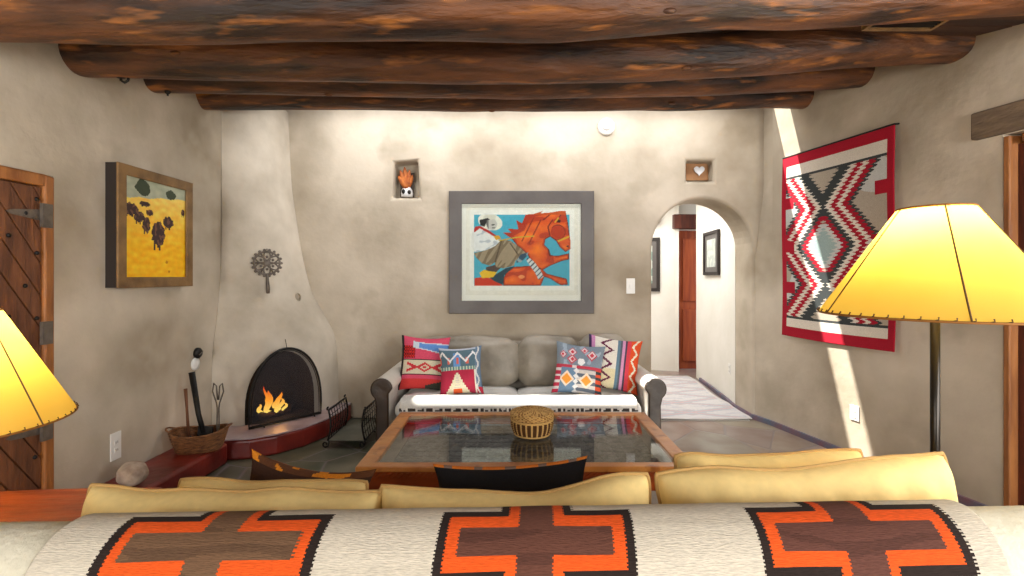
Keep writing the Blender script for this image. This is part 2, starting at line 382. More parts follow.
# hall beyond the arch
struct(MB().prism([(2.365, 5.09, 0), (2.41, 5.4, 0), (2.47, 5.9, 0), (2.52, 6.4, 0), (2.54, 6.62, 0), (2.60, 6.66, 0), (2.95, 6.66, 0), (2.95, 5.09, 0)], (0, 0, 2.8)).build('wall_hall_right', M_['hall_plaster']))
he = MB().prism([(-.2, 7.95, 0), (2.40, 7.05, 0), (2.44, 7.02, 0), (2.46, 7.08, 0), (2.46, 7.4, 0), (-.2, 8.2, 0)], (0, 0, 2.8))
he.prism([(2.46, 7.15, 2.08), (3.6, 7.15, 2.08), (3.6, 7.4, 2.08), (2.46, 7.4, 2.08)], (0, 0, .72)).box((3.2, 7.15, 0), (3.9, 7.4, 2.8))
struct(he.build('wall_hall_end', M_['hall_plaster']))
struct(MB().box((-.3, 5.09, 0), (-.1, 8.2, 2.8)).build('wall_hall_left', M_['hall_plaster']))
struct(MB().box((-.3, 5.09, 2.8), (3.9, 8.2, 2.9)).build('ceiling_hall', M_['hall_plaster']))
d = MB().box((2.46, 7.22, 0.005), (3.2, 7.27, 2.08)); dp = d.build('door_3', M_['redwood'])
struct(bev(dp)); 
k_ = MB()
for z0, z1 in ((.12, .9), (1.02, 1.96)):
    k_.box((2.56, 7.19, z0), (3.08, 7.22, z1))
bev(k_.build('door_panel', M_['redwood'], dp), .01)
lt = bev(MB().box((2.36, 6.98, 2.09), (2.82, 7.12, 2.30)).build('lintel', M_['darkred']), .01)
tag(lt, 'short dark timber lintel over the reddish door at the hall end', 'lintel')
hb = bev(MB().box((1.9, 7.0, 2.2), (2.17, 7.25, 2.36)).build('ceiling_beam', M_['darkred']), .02)
tag(hb, 'small dark beam end at the top left inside the arch', 'beam')
# painted base trim along right wall
tv = [(XR(y)-.006, y) for y in (2.75, 3.2, 3.6, 4.0, 4.3, 4.5)]+[(2.41, 4.57), (2.36, 4.7), (2.355, 4.9), (2.352, 5.08), (2.40, 5.4), (2.458, 5.9), (2.508, 6.4)]
t_ = MB()
for (a, b) in zip(tv, tv[1:]):
    t_.prism([(a[0]-.016, a[1], 0), (b[0]-.016, b[1], 0), (b[0]+.02, b[1], 0), (a[0]+.02, a[1], 0)], (0, 0, .045))
struct(t_.build('baseboard_right', M_['trim']))

# ------------------------------------------------------------ vigas
def viga(pts, rads, label, seed):
    mb = MB(); n = 64; P = []; Rr = []
    for i in range(n+1):
        t = i/n; c = interp([(k/(len(pts)-1), *p) for k, p in enumerate(pts)], t); r = interp([(k/(len(rads)-1), q) for k, q in enumerate(rads)], t)[0]
        wv = noise.noise(Vector((t*5, seed, 0)))*.018; wz = noise.noise(Vector((t*4, seed+9, 0)))*.012
        P.append((c[0], c[1]+wv, c[2]+r+wz)); Rr.append(r*(1+.05*noise.noise(Vector((t*9, seed+3, 1)))))
    mb.tube(P, Rr, 28)
    for i, v in enumerate(mb.v):
        v += Vector((0, 1, 1))*noise.noise(Vector((v.x*2.2, v.y*9, v.z*9+seed)))*.012
    for i in range(5):            # knots
        t = random.random(); k = int(t*n); a = random.uniform(PI*.9, PI*1.9); c = Vector(P[k]); r = Rr[k]
        mb.ball(c+Vector((0, math.cos(a), math.sin(a)))*r*.98, (.03, .012, .012), 8)
    o = mb.build('ceiling_beam', M_['beam'], smooth=True)
    return tag(o, label, 'beam', 'round log beams under the ceiling')
viga([(-2.62, 2.05, 2.416), (-1.23, 2.08, 2.425), (.165, 2.10, 2.44), (.93, 2.13, 2.505), (1.56, 2.15, 2.53), (2.95, 2.25, 2.67)], [.155, .15, .14, .125], 'thick dark log beam nearest the viewer, cut by the top of the picture', 1)
viga([(-2.62, 2.74, 2.545), (-1.2, 2.76, 2.525), (.1, 2.78, 2.515), (1.2, 2.82, 2.57), (2.1, 2.93, 2.68), (2.95, 3.02, 2.75)], [.135, .135, .125, .11], 'second log beam from the front, with a dark hook under its left end', 2)
viga([(-2.62, 3.31, 2.665), (0, 3.35, 2.64), (1.5, 3.48, 2.715), (2.85, 3.63, 2.84)], [.12, .12, .115, .10], 'third log beam from the front, between two thicker and thinner ones', 3)
viga([(-2.62, 3.85, 2.735), (0, 3.92, 2.745), (1.5, 4.02, 2.795), (2.70, 4.17, 2.86)], [.115, .115, .11, .10], 'rearmost log beam, in front of the bright top of the far wall', 4)
# hook and small eye under the second beam
hk = MB().tube([(0, 0, .02), (0, 0, -.01), (.02, 0, -.022), (.04, 0, -.01), (.042, 0, .004)], .007, 8).ball((0, 0, .012), (.03, .02, .012), 8)
tag(hk.build('ceiling_hook', M_['black'], loc=(-2.24, 2.75, 2.53), smooth=True), 'small black iron hook under the left end of the second beam', 'hook')
hk2 = MB().ball((0, 0, 0), (.022, .015, .02), 8).tube([(0, 0, -.01), (0, 0, -.03)], .006)
tag(hk2.build('ceiling_hook', M_['black'], loc=(-2.36, 3.29, 2.665), smooth=True), 'tiny black iron knob on the left end of the third beam', 'hook')
# vent between the beams at the right
v0 = thing('ceiling_vent', (2.0, 2.42, 2.675), 0, 'dark rectangular vent in a light wooden frame between the two front beams', 'vent')
fr = MB(); fr.box((-.22, -.09, 0), (.22, -.07, .05)).box((-.22, .07, 0), (.22, .09, .05)).box((-.22, -.07, 0), (-.2, .07, .05)).box((.2, -.07, 0), (.22, .07, .05))
fr.build('frame', M_['oldframe'], v0)
MB().box((-.2, -.07, .02), (.2, .07, .05)).build('backing', M_['black'], v0)
sl_ = MB()
for i in range(6): sl_.box((-.2, -.064+i*.022, .004), (.2, -.056+i*.022, .016))
sl_.build('slats', M_['rawpole'], v0)
v0.scale = (.82, .9, .9)

# ------------------------------------------------------------ kiva fireplace in the left corner
kt = [(0, .77, .76), (.5, .77, .76), (.8, .75, .74), (.98, .66, .70), (1.2, .52, .66), (1.45, .45, .63), (1.8, .38, .62), (2.3, .31, .62), (3.2, .27, .62)]
kv = thing('fireplace', (XL, YB, 0), 0, 'rounded plaster corner fireplace with a tapering chimney and arched firebox', 'fireplace')
kn = 28; kz = [i*.06 for i in range(0, 51)]; vs = []; 
for z in kz:
    a = interp(kt, z); b = interp(kt, min(3.2, z+.08)); c_ = interp(kt, max(0, z-.08))
    rx_ = (a[0]+b[0]+c_[0])/3; ry_ = (a[1]+b[1]+c_[1])/3
    ring = [(.002, -.002), (.002, -ry_)]
    for i in range(kn+1):
        t = PI/2*i/kn; cs, sn = math.cos(t), math.sin(t); e = 2/2.25
        x = rx_*sn**e; y = -ry_*cs**e
        nz = noise.noise(Vector((x*2, y*2, z*1.5)))*.02
        ring.append((max(.004, x*(1+nz)), min(-.004, y*(1+nz))))
    ring += [(rx_, -.002)]
    for x, y in ring: vs.append((x, y, z))
nr = len(vs)//len(kz)
fs = [(j*nr+i, j*nr+(i+1) % nr, (j+1)*nr+(i+1) % nr, (j+1)*nr+i) for j in range(len(kz)-1) for i in range(nr)]
fs += [tuple(range(nr))[::-1], tuple((len(kz)-1)*nr+i for i in range(nr))]
kb = mobj('chimney_body', vs, fs, M_['plaster_pale'], kv)
KP = Vector((-1.985, 4.14, 0)); kd = Vector((.41, .46, 0)).normalized(); kn_ = Vector((kd.y, -kd.x, 0))     # kd: left->right, kn_: outwards
HZ = .165
def karch(hw, hh, z0=HZ, n=24):
    P = []
    for k in range(n+1):
        a = PI*k/n; P.append((math.cos(a)*hw*(1 if True else 1), z0+.12+(hh-.12)*math.sin(a)**.9))
    return [(hw, z0)]+P+[(-hw, z0)]
def kpt(s, z, o): return KP+kd*s+kn_*o+Vector((0, 0, z))
bpy.context.view_layer.update()
c1 = MB().prism([kpt(s, z, .3) for s, z in karch(.275, .59)], -kn_*.60).build('cut', None)
c2 = MB(); ctr = Vector((-2.08, 4.13, 1.215)); 
hx = (297-512)/F; hole = Vector((hx*4.45, 4.45, H-(297-HY)/F*4.45))
c2.tube([hole+kn_*.2, hole-kn_*.035], .036, 14); c2 = c2.build('cut', None)
boolean_cut(kb, [c1, c2]); autosm(kb, 35)
kb.data.materials.append(M_['soot'])
for p in kb.data.polygons:
    q = p.center+Vector((XL, YB, 0))-KP; sx_ = q.dot(kd); ox_ = q.dot(kn_)
    if abs(sx_) < .2755 and HZ-.001 <= q.z < HZ+.60 and abs(p.normal.dot(kn_)) < .25 and ox_ < .12: p.material_index = 1
# firebox liner
lv = MB(); A = karch(.273, .588); n_ = len(A); vv = []
for off, sc in ((-.03, 1), (-.16, .96), (-.27, .80), (-.275, .02)):
    for s, z in A: vv.append(kpt(s*sc, HZ+.004+(z-HZ)*sc, off)-Vector((XL, YB, 0)))
ff = [(j*n_+i, j*n_+i+1, (j+1)*n_+i+1, (j+1)*n_+i) for j in range(3) for i in range(n_-1)]
ff += [(j*n_, j*n_+n_-1, (j+1)*n_+n_-1, (j+1)*n_) for j in range(3)]
mobj('firebox_lining', vv, ff, M_['soot'], kv)
# hearth
hp = [(-2.45, 3.60), (-2.2, 3.62), (-2.0, 3.66), (-1.84, 3.76), (-1.70, 3.93), (-1.61, 4.15), (-1.57, 4.4), (-1.57, 4.69), (-2.45, 4.69)]
def smoothpoly(P, n=3):
    out = []
    for i in range(len(P)-1):
        out.append(P[i])
    return out+[P[-1]]
h_ = MB().prism([(x-XL, y-YB, 0.001) for x, y in hp], (0, 0, HZ-.016)).build('hearth', M_['red'], kv); bev(h_, .02, 3)
h2 = MB().prism([(x-XL, y-YB, HZ-.015) for x, y in hp], (0, 0, .014)).build('hearth_top', M_['hearthsheen'], kv); bev(h2, .006, 2)
h2['label'] = 'top of the hearth, its reflected sheen painted pale grey'
# banco
bo = MB().prism([(XL+.002, .9, 0), (-2.17, .9, 0), (-2.14, 2.4, 0), (-2.12, 3.2, 0), (-2.12, 3.595, 0), (XL+.002, 3.595, 0)], (0, 0, .16)).build('built_in_bench', M_['red'])
bev(bo, .03, 4); tag(bo, 'low dark red plastered ledge along the left wall, leading to the hearth', 'ledge')
# fire screen (two hinged arched leaves on little feet)
fsn = thing('fire_screen', KP+kn_*.10+Vector((0, 0, HZ)), math.atan2(kd.y, kd.x), 'black arched metal mesh screen standing in front of the fire', 'fire screen')
def sarch(hw, hh, n=32):
    P = [(hw, 0, .012)]
    for k in range(n+1):
        a = PI*k/n; P.append((math.cos(a)*hw, 0, .12+(hh-.12)*math.sin(a)**.88))
    return P+[(-hw, 0, .012)]
MB().tube(sarch(.30, .62), .010, 8, closed=True).tube([(-.30, 0, .012), (.30, 0, .012)], .011, 8).build('frame', M_['black'], fsn, smooth=True)
MB().tube([(x*.93, -.006, z*.955+.012) for x, y, z in sarch(.30, .62)], .004, 6, closed=True).build('inner_rim', M_['black'], fsn, smooth=True)
A = sarch(.297, .617); mobj('mesh_panel', A, [tuple(range(len(A)))], M_['screen'], fsn)
for sx in (-.2, .22):
    MB().tube([(sx, -.05, .006), (sx, -.03, .02), (sx, 0, .012), (sx, .03, .02), (sx, .05, .006)], .006, 6).build('foot', M_['black'], fsn, smooth=True)
MB().tube([(0, 0, .62), (-.006, 0, .66), (-.014, 0, .70)], .003, 6).build('handle', M_['black'], fsn)
# logs and flames
def at_fire(s, z, o): return kpt(s, z, o)
for i, (s0, s1, z0, z1, o0, o1, lb) in enumerate(((-.17, .12, .200, .200, -.08, -.12, 'charred log lying lowest at the front of the fire'), (-.14, .16, .200, .202, -.21, -.20, 'charred log lying at the back of the fire'), (-.05, .09, .262, .275, -.09, -.20, 'charred log leaning up in the flames'))):
    lg = MB().tube([at_fire(s0+(s1-s0)*k/8, z0+(z1-z0)*k/8, o0+(o1-o0)*k/8)+Vector((0, 0, .006*math.sin(k*2+i))) for k in range(9)], [.030+.004*math.sin(k*1.7+i) for k in range(9)], 12)
    tag(lg.build('firewood_log', M_['charcoal'], smooth=True), lb, 'log', 'logs burning in the fireplace')
def flame_mat():
    m = bpy.data.materials.new('flame'); m.use_nodes = True; N = m.node_tree.nodes; L = m.node_tree.links
    N.clear(); o = N.new('ShaderNodeOutputMaterial'); e = N.new('ShaderNodeEmission'); tc = N.new('ShaderNodeTexCoord')
    sp = N.new('ShaderNodeSeparateXYZ'); L.new(tc.outputs['Generated'], sp.inputs[0]); r = N.new('ShaderNodeValToRGB')
    r.color_ramp.elements[0].color = lin((255, 226, 110)); r.color_ramp.elements[1].color = lin((220, 60, 10)); r.color_ramp.elements[1].position = .95
    x = r.color_ramp.elements.new(.5); x.color = lin((255, 160, 40))
    L.new(sp.outputs[2], r.inputs[0]); L.new(r.outputs[0], e.inputs[0]); e.inputs[1].default_value = 1.7; L.new(e.outputs[0], o.inputs[0]); return m
M_['flame'] = flame_mat()
fl = MB()
for (s, o, hh, rr, ln) in ((-.06, -.10, .23, .030, .02), (-.02, -.12, .17, .032, -.02), (.035, -.10, .19, .026, .03), (.075, -.12, .12, .022, .02), (-.11, -.12, .10, .02, -.02), (.005, -.08, .12, .026, .01), (.10, -.09, .08, .014, .02), (-.045, -.14, .27, .016, -.015)):
    P = []; Rr = []
    for k in range(9):
        t = k/8; P.append(at_fire(s*.85-.03+ln*t+.014*math.sin(t*7+s*40), .215+hh*.85*t, o)); Rr.append(rr*.8*(math.sin(PI*min(1, .18+t*.82))**.8)+.0008)
    fl.tube(P, Rr, 10)
tag(fl.build('fire', M_['flame'], smooth=True), 'orange and yellow flames burning on the logs in the fireplace', 'fire', kind='stuff')
pl = bpy.data.lights.new('fire_glow', 'POINT'); pl.energy = 2.2; pl.color = (1, .45, .15); pl.shadow_soft_size = .06
po = bpy.data.objects.new('fire_glow', pl); S.collection.objects.link(po); po.location = at_fire(0, .34, -.04)
# iron ornament hanging on the chimney
oc = px(267, 263, 4.15); 
on = thing('wall_ornament', oc, math.radians(28), 'round pierced grey iron trivet with a short handle hanging on the chimney', 'ornament')
R0 = .115; MBo = MB()
MBo.tube([(R0*.86*math.cos(2*PI*k/40), 0, R0*.86*math.sin(2*PI*k/40)) for k in range(40)], .009, 8, closed=True)
for k in range(6):
    a = 2*PI*k/6+PI/6; c = Vector((math.cos(a)*R0*.46, 0, math.sin(a)*R0*.46)); d = Vector((math.cos(a), 0, math.sin(a))); e = Vector((-d.z, 0, d.x))
    MBo.tube([c+d*(.05*math.cos(q))+e*(.026*math.sin(q)) for q in [2*PI*j/16 for j in range(16)]], .0065, 6, closed=True)
    MBo.ball(c, (.012, .007, .012), 6)
for k in range(18):
    a = 2*PI*k/18; MBo.ball((math.cos(a)*R0*.98, 0, math.sin(a)*R0*.98), (.012, .008, .012), 6)
MBo.ball((0, 0, 0), (.03, .012, .03), 8)
for k in range(6):
    a = 2*PI*k/6; MBo.tube([(0, 0, 0), (R0*.86*math.cos(a), 0, R0*.86*math.sin(a))], .007, 6)
MBo.build('disc', M_['iron'], on, smooth=True)
MB().tube([(.0, 0, -.09), (.004, -.004, -.16), (.008, -.002, -.23), (.008, .004, -.262)], [.011, .014, .017, .013], 8).build('handle', M_['iron'], on, smooth=True)
MB().tube([(0, .0, .1), (0, .01, .12), (0, .05, .125)], .004, 6).build('nail', M_['black'], on)

# ------------------------------------------------------------ things along the left wall
# basket on the ledge
bk = thing('basket', (-2.24, 3.44, .162), math.radians(14), 'oblong brown woven basket holding fireplace tools on the red ledge', 'basket')
prof = []; nb = 48
def bring(t):
    ex = .135+.04*t; ey = .10+.03*t; return [(math.copysign(abs(math.cos(q))**.75, math.cos(q))*ex, math.copysign(abs(math.sin(q))**.75, math.sin(q))*ey, .005+.115*t) for q in [2*PI*j/nb for j in range(nb)]]
vs = []; rows = 14
for j in range(rows+1):
    r = bring(j/rows)
    for i, (x, y, z) in enumerate(r):
        k = 1+.02*math.sin(j*PI)*(1 if i % 2 else -1)+(.012 if (i+j) % 2 else -.012)
        z2 = z+(.03*(x/.2)**2)*j/rows
        vs.append((x*k, y*k, z2))
fs = [(j*nb+i, j*nb+(i+1) % nb, (j+1)*nb+(i+1) % nb, (j+1)*nb+i) for j in range(rows) for i in range(nb)]+[tuple(range(nb))]
b_ = mobj('woven_body', vs, fs, M_['wicker'], bk); md = b_.modifiers.new('s', 'SOLIDIFY'); md.thickness = .008; md.offset = 1
rim = bring(1); MB().tube([(x, y, z+.03*(x/.2)**2) for x, y, z in rim], .008, 8, closed=True).build('rim', M_['wicker'], bk, smooth=True)
for sx in (-1, 1):
    MB().tube([(sx*.172, -.05, .145), (sx*.20, -.03, .158), (sx*.206, 0, .162), (sx*.20, .03, .158), (sx*.172, .05, .145)], .006, 6).build('handle', M_['wicker'], bk, smooth=True)
# tools
sh = thing('fireplace_shovel', (-2.21, 3.44, .185), 0, 'black long-handled shovel leaning out of the basket against the wall', 'shovel')
MB().tube([(0, 0, .09), (-.05, .02, .22), (-.105, .03, .52)], [.018, .017, .021], 10).build('handle', M_['black'], sh, smooth=True)
bev(MB().add([(-.05, -.02, 0), (.06, -.01, 0), (.055, .01, .13), (-.04, 0, .14), (-.05, .0, 0), (.06, .01, 0), (.055, .03, .13), (-.04, .02, .14)], [(0,1,2,3),(4,7,6,5),(0,4,5,1),(1,5,6,2),(2,6,7,3),(3,7,4,0)]).build('blade', M_['black'], sh), .004)
tg = thing('fire_tongs', (-2.125, 3.47, .185), 0, 'thin dark wire tongs with looped handles standing in the basket', 'tongs')
for s, nm in ((-1, 'arm'), (1, 'arm')):
    MB().tube([(0, 0, 0), (s*.008, 0, .15), (s*.006, 0, .26), (s*.012, 0, .30), (s*.04, 0, .38), (s*.03, 0, .44), (s*.012, 0, .42), (s*.004, 0, .32)], .0055, 6).build(nm, M_['iron'], tg, smooth=True)
bell = thing('hearth_brush', (-2.33, 3.46, .185), 0, 'slim brown wooden brush handle upright at the left end of the basket', 'brush')
MB().tube([(0, 0, .05), (-.02, .01, .25), (-.03, .01, .40)], [.011, .009, .012], 8).build('handle', M_['doorwood'], bell, smooth=True)
MB().tube([(0.005, 0, 0), (0, 0, .06)], [.028, .016], 10).build('bristles', M_['black'], bell, smooth=True)
# black valve and white plate on wall
vk = thing('gas_valve', (XL, 3.76, H-(353-HY)/F*3.76), 0, 'round black valve knob set in the wall above the basket', 'valve')
MB().lathe([(.042, 0), (.042, .018), (.03, .03), (.012, .034)], 24, M=Matrix.Rotation(PI/2, 4, 'Y')).build('knob', M_['black'], vk, smooth=True)
MB().tube([(.034, -.02, -.012), (.036, .02, .012)], .004, 6).build('key_slot', M_['iron'], vk)
wp = MB().lathe([(.05, 0), (.048, .008), (.02, .012)], 20, M=Matrix.Rotation(PI/2, 4, 'Y')).build('wall_plate', M_['white'], loc=(XL, 3.74, H-(365-HY)/F*3.74+.008), smooth=True)
tag(wp, 'small round white cover plate just under the black valve', 'cover plate')
# outlets and switch
def plate(name, loc, rz, label, cat, kindp='outlet', w=.075, h=.115):
    t = thing(name, loc, rz, label, cat)
    bev(MB().box((-w/2, -.008, -h/2), (w/2, 0, h/2)).build('cover_plate', M_['white'], t), .003)
    if kindp == 'outlet':
        for dz in (.024, -.024):
            s_ = bev(MB().box((-.017, -.012, dz-.014), (.017, -.008, dz+.014)).build('socket', M_['white'], t), .002)
            MB().box((-.008, -.0125, dz-.006), (-.005, -.0118, dz+.007)).box((.005, -.0125, dz-.006), (.008, -.0118, dz+.007)).build('slots', M_['black'], s_)
    else:
        bev(MB().box((-.012, -.014, -.022), (.012, -.008, .022)).build('rocker', M_['white'], t), .002)
    return t
Yo = F*2.47/(512-115); plate('wall_outlet', (XL, Yo, H-(446-HY)/F*Yo+.0), PI/2, 'white double outlet low on the left wall above the stone', 'outlet', w=.08, h=.17)
plate('light_switch', (px(630.5, 286, YB)), 0, 'white light switch on the far wall left of the arch', 'switch', 'switch', .085, .15)
Yo = 3.434/((855-512)/F+.22)
plate('wall_outlet', (XR(Yo), Yo, H-(413-HY)/F*Yo), math.radians(-90+12.4), 'white outlet low on the right wall under the hanging rug', 'outlet')
plate('wall_outlet', (2.395, 5.27, H-(369-HY)/F*5.27), math.radians(-90-7), 'white outlet low on the wall inside the arch', 'outlet')
rk = MB().ball((0, 0, .07), (.08, .075, .072), 18, wob=.07, seed=3).build('stone', M_['rock'], loc=(-2.245, 2.84, .162), smooth=True)
tag(rk, 'rounded mottled brown stone resting on the red ledge below the outlet', 'stone')
# smoke detector
sd = thing('smoke_detector', px(606, 127, YB), 0, 'round white smoke detector high on the far wall', 'smoke detector')
Mr = Matrix.Rotation(PI/2, 4, 'X')
MB().lathe([(.085, 0), (.085, .02), (.07, .035), (.0, .037)], 32, M=Mr).build('base', M_['white'], sd, smooth=True)
MB().lathe([(.045, .034), (.042, .05), (.01, .056)], 24, M=Mr).build('sensor_cap', M_['white'], sd, smooth=True)
# left door
Yd1 = 2.585
dr = MB().box((XL-.095, 1.56, .02), (XL-.06, 2.53, 1.87)).build('door_1', M_['doorwood']); struct(dr)
dr.location.x = .035
def clip(P, ax, lim, sg):
    out = []
    for i in range(len(P)):
        a, b = P[i], P[(i+1) % len(P)]; ia = sg*(a[ax]-lim) <= 0; ib = sg*(b[ax]-lim) <= 0
        if ia: out.append(a)
        if ia != ib:
            t = (lim-a[ax])/(b[ax]-a[ax]); out.append((a[0]+t*(b[0]-a[0]), a[1]+t*(b[1]-a[1])))
    return out
pk = MB()
for k in range(-8, 22):
    s = k*.17; P = [(1.5, s+1.62), (2.6, s), (2.6, s+.158), (1.5, s+.158+1.62)]
    for a_, l_, g_ in ((0, 1.64, -1), (0, 2.525, 1), (1, .12, -1), (1, 1.865, 1)):
        if len(P) > 2: P = clip(P, a_, l_, g_)
    if len(P) > 2: pk.prism([(XL-.06, y, z) for y, z in P], (.018, 0, 0))
o = pk.build('planks', M_['doorwood'], dr); bev(o, .004)
nl = MB()
for y, z in ((2.44, 1.72), (2.5, 1.80), (2.50, 1.52), (2.44, 1.35), (2.36, 1.6), (2.50, 1.18), (2.36, 1.2), (2.42, .62), (2.38, .74), (2.49, .46)):
    nl.ball((XL-.04, y, z), (.010, .011, .011), 8)
nl.build('nails', M_['black'], dr, smooth=True)
for z0 in (1.72, .60):
    MB().prism([(XL-.042, 2.525, z0-.03), (XL-.042, 2.525, z0+.03), (XL-.042, 2.37, z0+.012), (XL-.042, 2.345, z0), (XL-.042, 2.37, z0-.012)], (.007, 0, 0)).box((XL-.03, 2.505, z0-.065), (XL-.012, 2.56, z0+.06)).build('strap_hinge', M_['iron'], dr)
MB().box((XL-.03, 2.505, 1.04), (XL-.012, 2.56, 1.16)).build('hinge', M_['iron'], dr)
bev(MB().box((XL-.055, 1.64, .02), (XL-.025, 2.525, .15)).build('bottom_rail', M_['doorwood'], dr), .004)
fr = MB().box((XL-.09, 2.53, .0), (XL+.01, 2.583, 1.93)).box((XL-.09, 1.56, 1.872), (XL+.01, 2.53, 1.93)).build('trim_1', M_['framewood']); struct(bev(fr, .008))
# right door and lintel
def rw(Y, off, z): return (XR(Y)+off, Y, z)
dr2 = MB().prism([rw(1.62, .045, .01), rw(2.73, .045, .01), rw(2.73, .08, .01), rw(1.62, .08, .01)], (0, 0, 2.14)).build('door_2', M_['darkred']); struct(dr2)
for z0, z1 in ((.15, 1.0), (1.12, 2.02)):
    bev(MB().prism([rw(1.75, .03, z0), rw(2.60, .03, z0), rw(2.60, .045, z0), rw(1.75, .045, z0)], (0, 0, z1-z0)).build('panel', M_['darkred'], dr2), .006)
fr = MB().prism([rw(2.73, -.004, 0), rw(2.76, -.004, 0), rw(2.76, .125, 0), rw(2.73, .125, 0)], (0, 0, 2.2)).prism([rw(1.61, 0, 2.15), rw(2.68, 0, 2.15), rw(2.68, .125, 2.15), rw(1.61, .125, 2.15)], (0, 0, .05)).build('trim_2', M_['framewood']); struct(bev(fr, .006))
lt = MB().prism([rw(1.4, -.03, 2.215), rw(2.90, -.03, 2.215), rw(2.90, .2, 2.215), rw(1.4, .2, 2.215)], (0, 0, .165)).build('lintel', mat('lintel_wood', (96, 80, 64), .8, (132, 112, 92), 5, .5, 16, stretch=(3, .6, 3)))
tag(bev(lt, .012), 'weathered brown timber lintel over the doorway on the right wall', 'lintel')

# ------------------------------------------------------------ niches contents
kc = thing('figurine', px(407, 197, YB+.11), math.radians(8), 'small kachina style figure with an orange feathered head and white body in the left niche', 'figurine')
MB().lathe([(.055, 0), (.06, .03), (.052, .07), (.03, .10)], 20).build('body', M_['heart'], kc, smooth=True)
MB().ball((-.03, -.05, .045), (.018, .014, .024), 8).ball((.025, -.052, .04), (.018, .014, .022), 8).build('markings', M_['black'], kc, smooth=True)
fb = MB()
for i, (a, h_) in enumerate(((-34, .15), (-20, .19), (-6, .215), (8, .19), (22, .15))):
    r = math.radians(a); d_ = Vector((math.sin(r), 0, math.cos(r)))
    fb.tube([Vector((0, -.03+.006*i, .08))+d_*(h_*k/6) for k in range(7)], [.02, .026, .028, .028, .025, .018, .006], 8)
fb.build('feathers', mat('orange_feather', (196, 112, 44), .7, (150, 74, 34), 25), kc, smooth=True)
MB().box((-.07, .03, -.0), (.07, .04, .25)).build('back_board', mat('dark_board', (84, 74, 66), .8), kc)
hr = thing('heart_ornament', px(699.5, 181, YB+.10)+Vector((0, 0, .012)), 0, 'white heart on a wooden board standing in the right niche', 'ornament')
bev(MB().box((-.125, .03, 0), (.125, .05, .175)).build('board', M_['nichewood'], hr), .003)
hp_ = []
for k in range(36):
    t = 2*PI*k/36; hp_.append((.0033*16*math.sin(t)**3, .02, .095+.0033*(13*math.cos(t)-5*math.cos(2*t)-2*math.cos(3*t)-math.cos(4*t))))
bev(MB().prism(hp_, (0, -.018, 0)).build('heart', M_['heart'], hr), .004)

# ------------------------------------------------------------ horse and rider picture
def frame_ring(mb, x0, x1, z0, z1, wd, yb, yf, lip=0):
    for P in ([(x0, z0), (x1, z0), (x1-wd, z0+wd), (x0+wd, z0+wd)], [(x1, z0), (x1, z1), (x1-wd, z1-wd), (x1-wd, z0+wd)],
              [(x1, z1), (x0, z1), (x0+wd, z1-wd), (x1-wd, z1-wd)], [(x0, z1), (x0, z0), (x0+wd, z0+wd), (x0+wd, z1-wd)]):
        mb.prism([(x, yb, z) for x, z in P], (0, yf-yb, 0))
    return mb
k = F/YB
def zp(zx, zy):  # zoom pixel -> wall
    x = 440+zx/4.27; y = 185+zy/4.27; return ((x-512)/k, H-(y-HY)/k)
x0, z1 = zp(40, 28); x1, z0 = zp(655, 548)
pc = thing('framed_picture', ((x0+x1)/2, YB, (z0+z1)/2), 0, 'large grey framed picture of a cowboy riding a bright orange horse', 'picture')
W_, H_ = x1-x0, z1-z0
frame_ring(MB(), -W_/2, W_/2, -H_/2, H_/2, .125, 0, -.045).build('frame', M_['greyframe'], pc); bev(pc.children[0], .006)
MB().box((-W_/2+.1, -.02, -H_/2+.1), (W_/2-.1, -.012, H_/2-.1)).build('mat_board', M_['matboard'], pc)
MB().box((-W_/2+.115, -.026, -H_/2+.115), (W_/2-.115, -.0255, H_/2-.115)).build('glass', M_['glass'], pc)
horse = [(535,112),(510,112),(480,118),(430,122),(390,132),(368,160),(350,188),(320,205),(300,222),(330,260),(350,275),(375,300),(390,330),(385,345),(310,350),(285,368),(270,400),(270,430),(430,430),(445,392),(470,400),(500,420),(515,428),(545,425),(540,400),(500,390),(455,378),(440,362),(470,345),(520,325),(550,318),(550,292),(500,303),(472,300),(465,275),(445,255),(450,232),(470,222),(495,240),(512,268),(535,287),(555,275),(556,240),(550,200),(545,160)]
rump = [(148,398),(190,392),(240,405),(270,430),(148,430)]
mane = [(300,225),(270,205),(305,203),(290,188),(335,190),(325,150),(350,165),(365,128),(400,125),(440,112),(420,130),(380,150),(360,195),(320,215)]
hat = [(215+52*math.cos(a)*1.0, 158+36*math.sin(a)+8*math.cos(a)) for a in [2*PI*q/24 for q in range(24)]]
crown = [(185,140),(195,125),(225,122),(240,135),(235,150),(200,155)]
face = [(200,150),(235,148),(245,165),(240,185),(225,195),(205,188),(198,170)]
hair = [(170,150),(205,142),(215,150),(200,160),(190,180),(172,172)]
shirt = [(138,205),(150,188),(175,178),(205,195),(235,222),(258,240),(235,262),(200,278),(150,288),(133,262)]
scarf = [(138,205),(152,178),(172,176),(205,192),(240,216),(232,222),(200,202),(170,186),(150,202)]
chap = [(145,292),(200,278),(240,250),(262,234),(300,238),(345,270),(372,296),(345,308),(322,325),(316,345),(272,356),(238,350),(235,330),(215,345),(180,335),(155,310)]
glove = [(228,218),(252,216),(262,230),(240,236)]
saddle = [(168,375),(188,362),(245,370),(228,394),(180,398)]
blank = [(212,396),(248,376),(280,356),(322,346),(300,365),(275,385),(268,426),(235,412)]
boot = [(330,318),(345,296),(378,288),(370,305),(345,330),(325,332)]
boot2 = [(195,352),(240,340),(262,352),(240,372),(200,366)]
collar = [(366,318),(380,310),(402,328),(430,366),(442,392),(420,405),(404,372),(382,342)]
eye = [(498,150),(515,150),(512,162),(500,162)]
noz = [(535,262),(548,258),(548,268)]
